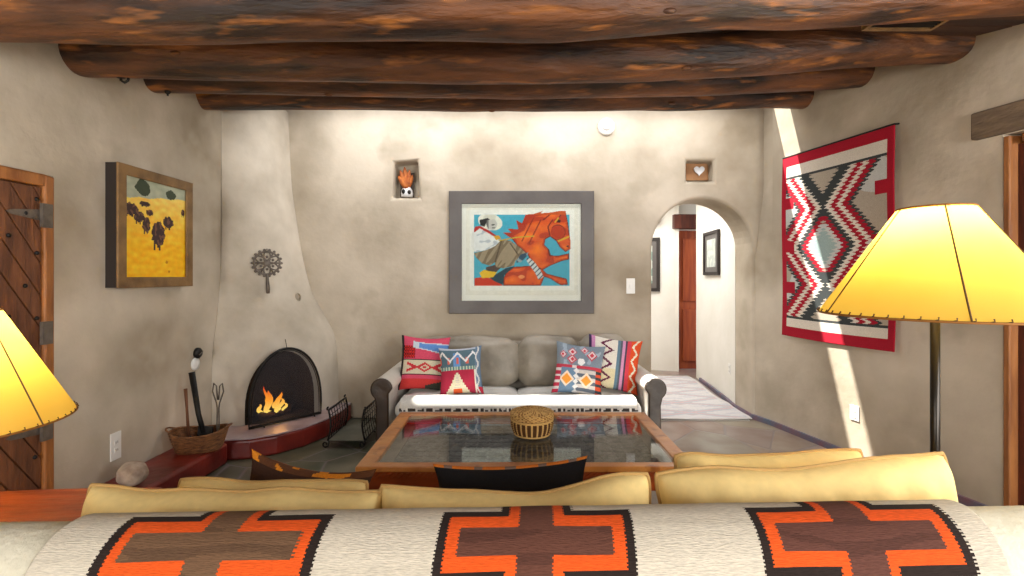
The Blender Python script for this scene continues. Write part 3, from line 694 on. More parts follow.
def horsecol(zx, zy):
    if not (147 <= zx <= 551 and 128 <= zy <= 430):
        if 127 < zx < 572 and 107 < zy < 450:
            if inpoly(zx, zy, horse) or inpoly(zx, zy, mane): return (206, 84, 24)
            if inpoly(zx, zy, shirt) or inpoly(zx, zy, hat): return (238, 236, 232)
            return (250, 247, 240)
        return (244, 239, 228)
    c = (72, 178, 206)
    nn = noise.noise(Vector((zx*.03, zy*.03, 0)))
    if inpoly(zx, zy, rump): c = (214, 52, 24)
    if inpoly(zx, zy, horse):
        v = noise.noise(Vector((zx*.018, zy*.03, 5)))
        c = (234+40*v, 96+60*v, 30) if v > -.2 else (196, 58, 20)
        if math.hypot(zx-502, zy-203) < 30: c = (196, 56, 18)
        if 30 <= math.hypot(zx-502, zy-203) < 33 and zx > 475: c = (120, 30, 14)
        if segd(zx, zy, (455, 240), (468, 300)) < 4 or segd(zx, zy, (390, 345), (442, 362)) < 3: c = (110, 28, 14)
        if segd(zx, zy, (430, 150), (380, 250)) < 3 or segd(zx, zy, (400, 140), (350, 240)) < 3: c = (150, 40, 16)
        dm = min(segd(zx, zy, horse[i_-1], horse[i_]) for i_ in range(len(horse)))
        if dm < 3.2: c = (112, 30, 16)
        elif dm < 9 and v > -.1: c = (206, 70, 22)
        if segd(zx, zy, (478, 120), (440, 150)) < 3 or segd(zx, zy, (520, 118), (505, 145)) < 3 or segd(zx, zy, (470, 222), (460, 180)) < 3 or segd(zx, zy, (460, 180), (480, 150)) < 2.5: c = (130, 36, 16)
        if math.hypot((zx-348)/14, (zy-392)/8) < 1: c = (240, 150, 90)
    if inpoly(zx, zy, mane): c = (188, 52, 20)
    if inpoly(zx, zy, eye) or inpoly(zx, zy, noz): c = (50, 24, 20)
    if segd(zx, zy, (548, 222), (505, 240)) < 4 or segd(zx, zy, (505, 142), (490, 160)) < 3: c = (226, 172, 40)
    if inpoly(zx, zy, collar): c = (214, 224, 226) if math.sin(zx*.28+zy*.28) > -.6 else (40, 60, 90)
    if inpoly(zx, zy, blank): c = (22, 66, 84)
    if inpoly(zx, zy, saddle): c = (236, 192, 40)
    if inpoly(zx, zy, boot2): c = (84, 64, 60)
    if inpoly(zx, zy, chap):
        v = noise.noise(Vector((zx*.05+zy*.03, zy*.012, 2))); c = (168, 150, 124) if v > 0 else (132, 114, 90)
        if segd(zx, zy, (262, 240), (235, 330)) < 3 or segd(zx, zy, (300, 250), (335, 300)) < 2.5: c = (96, 80, 62)
    if inpoly(zx, zy, boot): c = (44, 84, 110) if nn > -.1 else (150, 170, 180)
    if inpoly(zx, zy, shirt): c = (240, 240, 240) if noise.noise(Vector((zx*.04, zy*.06, 3))) > -.25 else (196, 202, 210)
    if inpoly(zx, zy, scarf): c = (196, 40, 40)
    if inpoly(zx, zy, hat): c = (242, 238, 226)
    if inpoly(zx, zy, crown): c = (224, 220, 206)
    if inpoly(zx, zy, hair): c = (44, 42, 44)
    if inpoly(zx, zy, face): c = (206, 202, 196) if zx > 208 else (120, 116, 114)
    if segd(zx, zy, (222, 172), (232, 170)) < 2.4 or segd(zx, zy, (224, 184), (234, 183)) < 2: c = (70, 66, 66)
    if inpoly(zx, zy, glove): c = (230, 170, 50)
    if segd(zx, zy, (252, 238), (330, 224)) < 2.6 or segd(zx, zy, (330, 224), (400, 219)) < 2.6: c = (214, 176, 50)
    return c
XA, ZA = zp(112, 96); XB, ZB = zp(588, 470)
colgrid('print', 238, 187, lambda u, v: (XA+(XB-XA)*u-(x0+x1)/2, -.0225, ZA+(ZB-ZA)*v-(z0+z1)/2), lambda u, v: horsecol(112+476*u, 96+374*v), M_['print'], pc, smooth=False)

# ------------------------------------------------------------ bison picture on the left wall
Ya, Yb = F*2.39/(512-118), F*2.39/(512-193)
Yc = (Ya+Yb)/2; za = 1.325; zb = 2.095
bp_ = thing('framed_picture', (XL, Yc, (za+zb)/2), PI/2, 'rustic wooden framed picture of bison on a bright yellow field', 'picture')
Wb = Yb-Ya; Hb = zb-za
o = frame_ring(MB(), -Wb/2, Wb/2, -Hb/2, Hb/2, .068, -.066, -.082).build('frame', M_['oldframe'], bp_); bev(o, .006)
o = frame_ring(MB(), -Wb/2+.003, Wb/2-.003, -Hb/2+.003, Hb/2-.003, .03, 0, -.067).build('frame_side', M_['darkedge'], bp_)
MB().box((-Wb/2+.06, -.062, -Hb/2+.05), (Wb/2-.05, -.05, Hb/2-.05)).build('backing', M_['matboard'], bp_)
bis = [((.10,.325),(.11,.06)),((.22,.39),(.075,.055)),((.33,.455),(.06,.08)),((.52,.54),(.11,.13)),((.69,.40),(.09,.06)),((.01,.49),(.03,.05)),((.31,.25),(.08,.025)),((.95,.27),(.035,.035)),((.38,.33),(.06,.028))]
def bisoncol(u, v):
    sk = .22-.10*u+.006*math.sin(u*20)
    n = noise.noise(Vector((u*9, v*22, 0)))
    if v < sk:
        c = (176+20*n, 182+18*n, 158+16*n)
        if ((u-.28)/.11)**2+((v-.09)/.08)**2 < 1+n*.6 or ((u-.73)/.09)**2+((v-.10)/.05)**2 < 1+n*.6: c = (62, 74, 56)
        return c
    kk = min(1, max(0, (v-.1)/.6)); c = (250+5*n, 214-26*kk+26*n, 110-84*kk+20*n)
    for (cx_, cy_), (rx_, ry_) in bis:
        q = ((u-cx_)/rx_)**2+((v-cy_)/ry_)**2; q += noise.noise(Vector((u*30, v*30, 3)))*.5
        if q < 1: c = (64, 44, 44) if noise.noise(Vector((u*24, v*24, 8))) < .15 else (112, 78, 62)
        elif v > cy_ and abs(u-cx_) < rx_*.7 and v < cy_+ry_*1.3 and math.sin((u-cx_)/rx_*9) > .5: c = (70, 48, 44)
    if math.hypot(u-.66, (v-.83)*1.2) < .02 or math.hypot(u-.7, (v-.93)*1.2) < .018: c = (206, 132, 20)
    return c
colgrid('print', 110, 110, lambda u, v: ((u-.5)*(Wb-.12), -.0645, (.5-v)*(Hb-.12)), bisoncol, M_['print'], bp_, smooth=False)
# hall pictures
hp3 = thing('framed_picture', (2.462, 5.90, 1.68), math.radians(-90-6), 'small dark framed picture on the right wall inside the arch', 'picture')
bev(frame_ring(MB(), -.3, .3, -.27, .27, .04, 0, -.03).build('frame', M_['darkedge'], hp3), .004)
MB().box((-.27, -.014, -.24), (.27, -.008, .24)).build('mat_board', M_['greyframe'], hp3)
colgrid('print', 30, 30, lambda u, v: ((u-.5)*.34, -.016, (.5-v)*.34), lambda u, v: (176, 182, 176) if noise.noise(Vector((u*5, v*5, 1))) > 0 else (196, 200, 190), M_['print'], hp3)
hp4 = thing('framed_picture', (1.93, 7.205, 1.57), math.radians(-19.1), 'dark framed picture half hidden by the left side of the arch', 'picture')
bev(frame_ring(MB(), -.28, .28, -.4, .4, .05, 0, -.03).build('frame', M_['darkedge'], hp4), .004)
MB().box((-.25, -.014, -.37), (.25, -.008, .37)).build('mat_board', M_['greyframe'], hp4)
colgrid('print', 30, 30, lambda u, v: ((u-.5)*.34, -.016, (.5-v)*.56), lambda u, v: (120, 140, 130) if noise.noise(Vector((u*5, v*5, 1))) > 0 else (186, 190, 180), M_['print'], hp4)

# ------------------------------------------------------------ hanging rug on the right wall
RY0, RY1, RZ0, RZ1 = 4.34, 3.346, .87, 2.46
RED = (166, 24, 44); CRM = (222, 212, 198); DRK = (62, 66, 66); TAU = (176, 164, 148); GRY = (198, 198, 194); TEA = (156, 176, 174)
def rugcol(u, v):
    W = 1.02; Hh = 1.59; x = u*W; y = v*Hh
    e = min(x, W-x)
    if y < .09: return RED
    if y > Hh-.085: return RED
    if e < .05: return RED
    if y < .185 : return CRM
    if y < .205: return DRK
    if y > Hh-.16: return CRM
    if y > Hh-.18: return DRK
    for yc in (.42, .80, 1.16):
        if abs(y-yc) < .05 and e < .14: return RED
    # serrated zig-zag bands
    yq = math.floor(y/.030)*.030; fr_ = (y-yq)/.030; tooth = abs(fr_-.5)*2*.034
    q = (yq/Hh-.30)/.40; q = abs(((q+.5) % 1)-.5)*.40          # 0 at .3,.7
    t = abs(x-.44)-q*1.28 + .0 + tooth
    if t < -.12: return TEA if .4 < v < .62 else TAU
    if t < -.07: return GRY if .4 < v < .62 else TAU
    if t < -.02: return DRK if not (.36 < v < .64) else RED
    if t < .035: return DRK
    if t < .085: return CRM
    if t < .14: return RED
    if t < .185: return CRM
    if t < .24: return RED
    if t < .275: return DRK
    return GRY if noise.noise(Vector((u*3, v*5, 0))) > 0 else TAU
def rugpos(u, v):
    Y = RY0+(RY1-RY0)*u; z = RZ1+(RZ0-RZ1)*v
    off = .028+.012*math.sin(u*5+v*2)*v+.008*math.sin(v*6)
    z -= .012*math.sin(u*PI)*v
    return (XR(Y, 0)-off, Y, z)
rg = colgrid('hanging_rug', 204, 318, rugpos, rugcol, M_['textile'], thick=.008)
rg.modifiers['solid'].offset = 0
tag(rg, 'red, cream and grey zigzag woven rug hanging on the right wall', 'rug')
MB().tube([rugpos(0, 0), rugpos(.5, 0), rugpos(1, 0)], .008, 8).build('hanging_rod', M_['black'], rg)
MB().tube([Vector(rugpos(1, 0)), Vector(rugpos(1, 0))+Vector((.06, .0, .005))], .006, 6).build('hanging_nail', M_['black'], rg)

# hall rug on the floor
def frcol(u, v):
    e = min(u*1.15, (1-u)*1.15, v*2.3, (1-v)*2.3)
    if e < .04: return (206, 200, 198)
    q = abs(((v*5) % 1)-.5); p = abs(u-.5)
    if abs(q-p) < .05: return (196, 174, 176)
    if abs(q-p) < .11: return (176, 182, 188)
    if p+q*.6 < .16: return (184, 174, 176)
    return (204, 200, 200) if noise.noise(Vector((u*6, v*30, 0))) > -.2 else (190, 188, 194)
fr_ = colgrid('runner_rug', 60, 120, lambda u, v: (1.22+1.10*u+.02*math.sin(v*9)+(.12*(1-v)), 6.65-2.0*v, .012+.003*math.sin(v*20+u*6)), frcol, M_['textile'], thick=.008)
tag(fr_, 'pale fringed runner rug with faint pink and blue figures on the floor through the arch', 'rug')
fg = MB()
for i in range(50): fg.box((1.23+i*.0215, 4.62, .004), (1.235+i*.0215, 4.652, .009))
fg.build('fringe', M_['white'], fr_)

# ------------------------------------------------------------ far sofa
SX0, SX1 = -1.10, 1.20; SC = (SX0+SX1)/2
sf = thing('sofa', (SC, 4.13, 0), 0, 'pale leather sofa with rolled arms and dark scroll fronts against the far wall', 'sofa')
hw = (SX1-SX0)/2
def soft(mb, x0, x1, y0, y1, z0, z1, r=.06, puff=.03, M=None, n=10):
    """rounded cushion block"""
    vs = []; fs = []; cx_, cy_, cz_ = (x0+x1)/2, (y0+y1)/2, (z0+z1)/2; a, b, c = (x1-x0)/2, (y1-y0)/2, (z1-z0)/2
    bm = bmesh.new(); bmesh.ops.create_cube(bm, size=2); bmesh.ops.subdivide_edges(bm, edges=bm.edges, cuts=n, use_grid_fill=True)
    for v in bm.verts:
        p = v.co.copy(); q = [p.x*a, p.y*b, p.z*c]; lim = (a, b, c); core = [max(-(l-r), min(l-r, k)) for k, l in zip(q, lim)]
        d = Vector([qi-ci for qi, ci in zip(q, core)])
        if d.length > 1e-6: d = d.normalized()*r
        else: d = Vector((0, 0, 0))
        w = Vector(core)+d
        w.x += puff*(1-p.y**2)*(1-p.z**2)*p.x**5; w.y += puff*(1-p.x**2)*(1-p.z**2)*p.y**5; w.z += puff*(1-p.x**2)*(1-p.y**2)*p.z**5
        w += Vector((cx_, cy_, cz_)); w += Vector((1, 1, 1))*noise.noise(w*5)*.008
        v.co = w
    bm.verts.index_update()
    vs = [v.co.copy() for v in bm.verts]; fs = [tuple(v.index for v in f.verts) for f in bm.faces]; bm.free()
    return mb.add(vs, fs, M)
soft(MB(), -hw+.12, hw-.12, -.40, .42, .10, .275, .05, 0).build('base', M_['leather'], sf, smooth=True)
soft(MB(), -hw+.06, hw-.06, .30, .50, .10, .78, .08, .01).build('back', M_['taupe'], sf, smooth=True)
for x0_, x1_ in ((-hw+.19, .0), (.0, hw-.19)):
    soft(MB(), x0_+.003, x1_-.003, -.43, .22, .28, .42, .06, .02).build('seat_cushion', M_['seat'], sf, smooth=True)
for x0_, x1_, rz, zt in ((-hw+.2, .0, 0, .855), (.01, .55, 0, .865), (.56, hw-.17, -.02, .875)):
    T = Matrix.Translation((0, .20, .45)) @ Matrix.Rotation(math.radians(-10), 4, 'X') @ Matrix.Translation((0, -.20, -.45))
    soft(MB(), x0_, x1_, .08, .27, .42, zt-.03, .085, .035, M=T).build('back_cushion', M_['taupe'], sf, smooth=True)
for s in (-1, 1):
    # arm profile: leg panel with outward roll
    P = [(0.0, .08), (.0, .50)]; xo = s*(hw-.17)
    prof = [(.02, .08), (.02, .49)]+[(.075+.085*math.cos(a)-.0, .525+.085*math.sin(a)) for a in [PI-.1-k*(PI*1.25)/14 for k in range(15)]]+[(.115, .40), (.12, .08)]
    pts = [(xo+s*x, -.42, z) for x, z in prof]
    o = MB().prism(pts, (0, .90, 0)).build('arm', M_['leather'], sf); bev(o, .02, 3); autosm(o, 50)
    pts = [(xo+s*(.07+(x-.07)*1.02), -.445, .33+(z-.33)*1.01) for x, z in prof]
    o = MB().prism(pts, (0, .028, 0)).build('scroll_front', M_['brownleather'] if s < 0 else M_['greyleather'], sf); bev(o, .012, 3); autosm(o, 50)
    o['label'] = 'dark brown leather scroll front' if s < 0 else 'dark grey leather scroll front'
for sx in (-1, 1):
    for sy in (-.34, .40):
        MB().lathe([(.02, 0), (.032, .03), (.028, .06), (.04, .105)], 14, (sx*(hw-.12), sy, 0)).build('foot', M_['darkred'], sf, smooth=True)
# throw with dark edging along the seat front
def thcol(u, v):
    if abs(v-.70-.012*math.sin(u*90)) < .035: return (64, 58, 54) if math.sin(u*330)+.6*math.sin(u*161) > -.5 else (230, 226, 218)
    if v >= .76: return (228, 224, 216) if noise.noise(Vector((u*120, v*20, 0))) > -.3 else (70, 62, 56)
    return (206, 203, 196)
def thpos(u, v):
    x = (SC-.91)+1.82*u; s = v*.30
    y0_, z0_ = 4.13-.30, .447
    if s < .11: p = (x, y0_-s, z0_-.002*math.sin(u*30))
    elif s < .20: a = (s-.11)/.09*PI/2; p = (x, y0_-.11-.06*math.sin(a), z0_-.06*(1-math.cos(a)))
    else: p = (x, y0_-.17-.004*math.sin(u*60), z0_-.06-(s-.20))
    return p
th = colgrid('throw_blanket', 220, 26, thpos, thcol, M_['kilim'], thick=.006)
tag(th, 'white throw with black fringed edging along the front of the far sofa seat', 'blanket')

# ------------------------------------------------------------ pillows
def pillow(name, W, Hh, T, colf, m, loc, rot, label, cat, group=None, n=56, pip=None, sag=0, back=(90, 80, 74), piped=True, pw=2.6, pe=.55, cor=0):
    vs = []; fs = []; cols = []
    def P(u, v, s):
        a, b = abs(u), abs(v)
        x = u*W/2*(1-(.07 if cor else .10)*(1-v*v)*a); z = v*Hh/2*(1-(.07 if cor else .10)*(1-u*u)*b)
        if cor: x *= 1-cor*b**5; z *= 1-cor*2*a**6
        if cor: z += .014*noise.noise(Vector((x*5+loc[0]*9, loc[1]*3, 1)))*max(0, v)
        z -= sag*(1-u*u)*max(0, v)
        t = T/2*((1-a**pw)*(1-b**pw))**pe
        wr_ = noise.noise(Vector((x*6+loc[0]*3, z*6, loc[1]*5)))*.012*(t/(T/2)) + noise.noise(Vector((x*16, z*9+loc[0]*7, 4)))*(.004 if not cor else .010)*(t/(T/2))
        return (x, -s*t-(wr_ if s > 0 else -wr_), z)
    idx = {}
    for s in (1, -1):
        for j in range(n+1):
            for i in range(n+1):
                u = -1+2*i/n; v = 1-2*j/n
                if s == -1 and (i in (0, n) or j in (0, n)): idx[(s, i, j)] = idx[(1, i, j)]; continue
                idx[(s, i, j)] = len(vs); vs.append(P(u, v, s))
    for s in (1, -1):
        for j in range(n):
            for i in range(n):
                f = [idx[(s, i, j)], idx[(s, i, j+1)], idx[(s, i+1, j+1)], idx[(s, i+1, j)]]
                fs.append(f if s == 1 else f[::-1]); cols.append(lin(colf((i+.5)/n, (j+.5)/n) if s == 1 else (back if not callable(back) else back((i+.5)/n, (j+.5)/n))))
    me = bpy.data.meshes.new(name); me.from_pydata(vs, [], fs); me.update()
    ca = me.color_attributes.new('Col', 'FLOAT_COLOR', 'CORNER'); fl_ = []
    for c in cols: fl_ += list(c)*4
    ca.data.foreach_set('color', fl_); me.materials.append(m)
    for p in me.polygons: p.use_smooth = True
    o = bpy.data.objects.new(name, me); S.collection.objects.link(o); o.location = loc; o.rotation_euler = rot
    if piped:
        ed = [vs[idx[(1, i, 0)]] for i in range(0, n)]+[vs[idx[(1, n, j)]] for j in range(0, n)]+[vs[idx[(1, n-i, n)]] for i in range(0, n)]+[vs[idx[(1, 0, n-j)]] for j in range(0, n)]
        MB().tube(ed, .0045 if W < .6 else .006, 6, closed=True).build('piping', pip or m, o, smooth=True)
    return tag(o, label, cat, group)
# four kilim pillows on the far sofa
def zg(x, p): return abs(((x/p) % 1)-.5)*2
def pc1(u, v):
    if u < .06: return (52, 44, 46)
    if v > .80:
        if u > .55 and v > .80+(1-u)*.3: return (60, 62, 54)
        return (206, 62, 60)
    if .44 < v < .74:
        if v < .47 or v > .71: return (50, 42, 42)
        a = abs(u-.52); b = abs(v-.59)
        if a/.18+b/.09 < 1 and a/.1+b/.05 > 1: return (196, 52, 60)
        if a < .035 and b < .02: return (196, 52, 60)
        if abs(b-(a-.18)*.35) < .025 and a > .15 and a < .38: return (196, 52, 60)
        return (206, 196, 170)
    if v < .35:
        if abs(v-.17-(u-.3)*.12) < .07+.07*max(0, u-.4) and u > .25:
            return (96, 140, 202) if abs(v-.17-(u-.3)*.12) < .05+.06*max(0, u-.4) and u > .38 else (196, 206, 214)
    if u < .3 and .2 < v < .42: return (206, 44, 40) if math.sin(u*120)*math.sin(v*110) > -.1 else (70, 26, 34)
    return (208, 78, 104)
def pc2(u, v):
    if u > .86: return (214, 214, 212) if abs(u-.9-.03*math.sin(v*20)) < .02 else (104, 126, 150) if v < .85 else (190, 50, 70)
    if v < .42:
        if abs(v-(.12+.2*zg(u+.1, .36))) < .03: return (232, 232, 232)
        if abs(v-.3) < .07 and zg(u, .22) > .72: return (222, 110, 90)
        if abs(u-.42) < .08 and v > .12: return (106, 152, 206)
        return (88, 114, 128) if v > .06 else (190, 196, 210)
    if v < .50: return (188, 200, 180) if math.sin(u*90) > 0 else (90, 130, 130)
    if u > .82: return (226, 220, 206)
    a = abs(u-.42); st = math.floor((v-.54)/.055)*.055
    if v > .56 and a < .02+st*.62:
        if v > .9 and a < .09: return (222, 96, 52)
        return (226, 220, 190) if a > st*.3 or int(v*40) % 2 else (206, 196, 186)
    return (176, 48, 74)
def pc3(u, v):
    if abs(v-.47) < .025: return (196, 66, 84) if not .35 < u < .45 else (222, 206, 206)
    if v < .47:
        for c_, r_ in (((.34, .18), .1), ((.34, .33), .1), ((.74, .22), .12), ((.58, .12), .08), ((.14, .25), .08)):
            d = abs(u-c_[0])+abs(v-c_[1])
            if d < r_*.45: return (206, 70, 84)
            if d < r_*.75: return (226, 214, 216)
            if d < r_: return (196, 76, 90)
        if math.hypot(u-.53, v-.37) < .07: return (240, 240, 240)
        return (128, 142, 156) if noise.noise(Vector((u*8, v*8, 0))) > -.2 else (160, 176, 192)
    if u < .12: return (190, 56, 80) if zg(v, .12) > .4 else (222, 214, 214)
    if u > .86: return (206, 80, 50) if zg(v, .12) > .45 else (60, 64, 70)
    for c_ in ((.26, .72), (.66, .72)):
        a = abs(u-c_[0]); b = abs(v-c_[1])
        if a+b < .11: return (236, 156, 64)
        if a+b < .16: return (240, 220, 200)
    if abs(u-.45) < .03+.02*math.sin(v*60): return (230, 230, 230)
    return (110, 138, 166) if u < .45 else (206, 200, 196) if zg(v, .14) > .5 else (96, 106, 120)
def pc4(u, v):
    if u > .80:
        z_ = .89+.05*(zg(v, .28)*2-1)
        if abs(u-z_) < .022: return (236, 232, 206)
        return (222, 84, 44)
    if u > .74: return (214, 70, 84)
    if u > .70: return (80, 72, 90)
    if u > .65: return (214, 150, 186)
    if u > .60: return (94, 98, 110)
    if u > .56: return (104, 132, 150)
    if u < .12: return (206, 140, 186) if v < .3 and u > .05 else (74, 58, 96) if v < .3 else (226, 214, 190)
    z_ = .36+.1*(zg(v, .26)*2-1)
    if abs(u-z_) < .035: return (104, 40, 70)
    return (232, 226, 214) if v < .6 else (230, 218, 178)
lean = math.radians(-17)
pillow('throw_pillow', .42, .47, .15, pc1, M_['kilim'], (-.75, 4.10, .655), (lean, math.radians(4), math.radians(8)), 'pink and red kilim pillow with a blue patch, leftmost on the far sofa', 'pillow', 'kilim pillows on the far sofa', back=(60, 52, 52), piped=False)
pillow('throw_pillow', .36, .40, .14, pc2, M_['kilim'], (-.42, 3.95, .62), (lean, math.radians(-3), math.radians(4)), 'blue-grey and crimson kilim pillow with a stepped white peak', 'pillow', 'kilim pillows on the far sofa', back=(120, 130, 146), piped=False)
pillow('throw_pillow', .41, .43, .14, pc3, M_['kilim'], (.55, 3.96, .63), (lean, math.radians(6), math.radians(-6)), 'grey-blue kilim pillow with small red diamonds and orange medallions', 'pillow', 'kilim pillows on the far sofa', back=(120, 130, 146), piped=False)
pillow('throw_pillow', .46, .46, .15, pc4, M_['kilim'], (.855, 4.08, .652), (lean, math.radians(7), math.radians(-10)), 'cream kilim pillow with an orange zigzag edge, rightmost on the far sofa', 'pillow', 'kilim pillows on the far sofa', back=(200, 180, 170), piped=False)

# ------------------------------------------------------------ coffee table
TX0, TX1, TY0, TY1, TZ = -.78, .925, 2.39, 3.35, .45
ct = thing('coffee_table', ((TX0+TX1)/2, (TY0+TY1)/2, 0), 0, 'wide carved wooden coffee table with a glass top over a dark lattice', 'table')
a = (TX1-TX0)/2; b = (TY1-TY0)/2
fr = MB()
rs, rf = .085, .062
for P in ([(-a, -b), (a, -b), (a-rs, -b+rf), (-a+rs, -b+rf)], [(a, -b), (a, b), (a-rs, b-rf), (a-rs, -b+rf)], [(a, b), (-a, b), (-a+rs, b-rf), (a-rs, b-rf)], [(-a, b), (-a, -b), (-a+rs, -b+rf), (-a+rs, b-rf)]):
    fr.prism([(x, y, TZ-.028) for x, y in P], (0, 0, .028))
bev(fr.build('top_frame', M_['tablewood'], ct), .005)
ap = MB()
ap.box((-a+.03, -b+.02, TZ-.13), (a-.03, -b+.045, TZ-.06)).box((-a+.03, b-.045, TZ-.13), (a-.03, b-.02, TZ-.06))
ap.box((-a+.02, -b+.03, TZ-.13), (-a+.045, b-.03, TZ-.06)).box((a-.045, -b+.03, TZ-.13), (a-.02, b-.03, TZ-.06))
bev(ap.build('apron', M_['orangewood'], ct), .004)
ml = MB(); ml.box((-a+.012, -b+.008, TZ-.062), (a-.012, -b+.03, TZ-.028)).box((-a+.012, b-.03, TZ-.062), (a-.012, b-.008, TZ-.028)).box((-a+.008, -b+.012, TZ-.062), (-a+.03, b-.012, TZ-.028)).box((a-.03, -b+.012, TZ-.062), (a-.008, b-.012, TZ-.028))
nrope = 56
for i in range(nrope):
    x = -a+.03+(2*a-.06)*(i+.5)/nrope
    for s_ in (-1,):
        ml.tube([(x-.014, -b+.008, TZ-.056), (x+.014, -b+.006, TZ-.034)], .005, 5)
bev(ml.build('carved_moulding', M_['orangewood'], ct), .002)
MB().box((-a+.04, -b+.045, TZ-.085), (a-.04, b-.045, TZ-.070)).build('tray', M_['tray'], ct)
gt = MB(); gx0, gx1, gy0, gy1 = -a+.15, a-.14, -b+.1, b-.12; nx_, ny_ = 40, 20
for i in range(nx_+1):
    x = gx0+(gx1-gx0)*i/nx_; gt.tube([(x, gy0+(gy1-gy0)*j/(ny_*2), TZ-.060+.004*math.cos(j*PI/1+i*PI)*(1 if j % 2 == 0 else 0)) for j in range(ny_*2+1)], .0085, 6)
for j in range(ny_+1):
    y = gy0+(gy1-gy0)*j/ny_; gt.tube([(gx0+(gx1-gx0)*i/(nx_*2), y, TZ-.054-.004*math.cos(j*PI+i*PI)*(1 if i % 2 == 0 else 0)) for i in range(nx_*2+1)], .0095, 6)
gt.build('lattice', M_['darkgrate'], ct, smooth=True)
MB().box((gx0-.02, gy0-.02, TZ-.0698), (gx1+.02, gy1+.02, TZ-.067)).build('lattice_board', M_['soot'], ct)
MB().box((-a+rs-.012, -b+rf-.012, TZ-.012), (a-rs+.012, b-rf+.012, TZ-.004)).build('glass_top', M_['glass'], ct)
for sx in (-1, 1):
    for sy in (-1, 1):
        MB().lathe([(.03, 0), (.038, .02), (.026, .06), (.04, .14), (.048, .22), (.034, .27), (.05, .32)], 18, (sx*(a-.085), sy*(b-.085), 0)).build('leg', M_['tablewood'], ct, smooth=True)
# lidded basket on the table
lb = thing('lidded_basket', (.12, 2.88, TZ+.001), 0, 'small round lidded coil basket standing on the glass table top', 'basket')
def coilcol(nst, ph):
    return None
def coil(name, prof, m, parent, n=64, col=None):
    vs = []; k = len(prof)
    for r, z in prof:
        for j in range(n): vs.append((r*math.cos(2*PI*j/n), r*math.sin(2*PI*j/n), z))
    fs = [(i*n+j, i*n+(j+1) % n, (i+1)*n+(j+1) % n, (i+1)*n+j) for i in range(k-1) for j in range(n)]
    cols = [lin(col(j/n, i/(k-1))) for i in range(k-1) for j in range(n)]
    fs.append(tuple(range(n))[::-1]); fs.append(tuple((k-1)*n+j for j in range(n)))
    me = bpy.data.meshes.new(name); me.from_pydata(vs, [], fs); me.update()
    ca = me.color_attributes.new('Col', 'FLOAT_COLOR', 'CORNER'); fl_ = []
    for p in me.polygons:
        c = cols[p.index] if p.index < len(cols) else lin((170, 130, 76)); fl_ += list(c)*p.loop_total
        p.use_smooth = True
    ca.data.foreach_set('color', fl_); me.materials.append(m)
    o = bpy.data.objects.new(name, me); S.collection.objects.link(o); o.parent = parent; return o
pr = []
for i in range(8):
    t = i/7; r = .105+.020*math.sin(t*PI*.6); 
    for q in (0, .33, .66, 1): pr.append((r+.006*math.sin(q*PI), .004+.096*(i+q)/8))
coil('basket_body', pr, M_['kilim'], lb, 72, lambda u, v: (84, 54, 30) if ((u*24) % 1) < .40 and .12 < v < .85 else (206, 168, 104))
pr = []
for i in range(3):
    for q in (0, .33, .66, 1): pr.append((.126+.006*math.sin(q*PI), .102+.036*(i+q)/3))
for i in range(6):
    for q in (0, .5, 1): pr.append((.122-.12*(i+q)/6, .139+.012*(i/6)+.004*math.sin(q*PI)))
coil('basket_lid', pr, M_['kilim'], lb, 72, lambda u, v: (128, 90, 50) if ((u*30+v*6) % 1) < .3 else (200, 160, 98))

# ------------------------------------------------------------ firewood rack
rk = thing('firewood_rack', (-1.345, 4.10, 0), 0, 'black wrought iron firewood rack with lattice sides between hearth and sofa', 'firewood rack')
def side(s):
    xb, xt = s*.15, s*.145; zb_, zt_ = .065, .31; yf, yb_ = -.20, .20
    def pt(u, v): return Vector((xb+(xt-xb)*v**1.3-.02*math.sin(PI*v)*s, yf+(yb_-yf)*u, zb_+(zt_-zb_)*v))
    m = MB()
    for i in range(8): m.tube([pt(i/7, k/6) for k in range(7)], .0035, 5)
    for v in (.22, .42, .62, .82): m.tube([pt(0, v), pt(1, v)], .003, 5)
    m.build('lattice_side', M_['black'], rk, smooth=True)
    m = MB()
    for u in (0, 1):
        top = [pt(u, k/6) for k in range(7)]; top += [pt(u, 1)+Vector((s*(.012*math.sin(q)), 0, .012*(1-math.cos(q)))) for q in (.8, 1.6, 2.4, 3.1)]
        m.tube(top, .008, 7)
    m.tube([pt(0, 1), pt(1, 1)], .009, 8); m.tube([pt(0, 0), pt(1, 0)], .007, 6)
    m.build('side_frame', M_['black'], rk, smooth=True)
side(-1); side(1)
MB().box((-.15, -.20, .06), (.15, .20, .068)).build('tray', mat('rack_tray', (78, 80, 70), .5, (104, 104, 92), 6), rk)
for sx in (-1, 1):
    for sy in (-1, 1):
        c = Vector((sx*.15-.025, sy*.19, .03)); P = [Vector((sx*.145, sy*.19, .064)), Vector((sx*.147, sy*.19, .035)), Vector((sx*.145-.01, sy*.19, .012))]
        for k in range(14):
            q = -PI/2+k*PI*1.6/13; r = .024*(1-k/20); P.append(Vector((c.x-r*math.cos(q), c.y, c.z+r*math.sin(q))))
        MB().tube(P, .0065, 7).build('scroll_foot', M_['black'], rk, smooth=True)

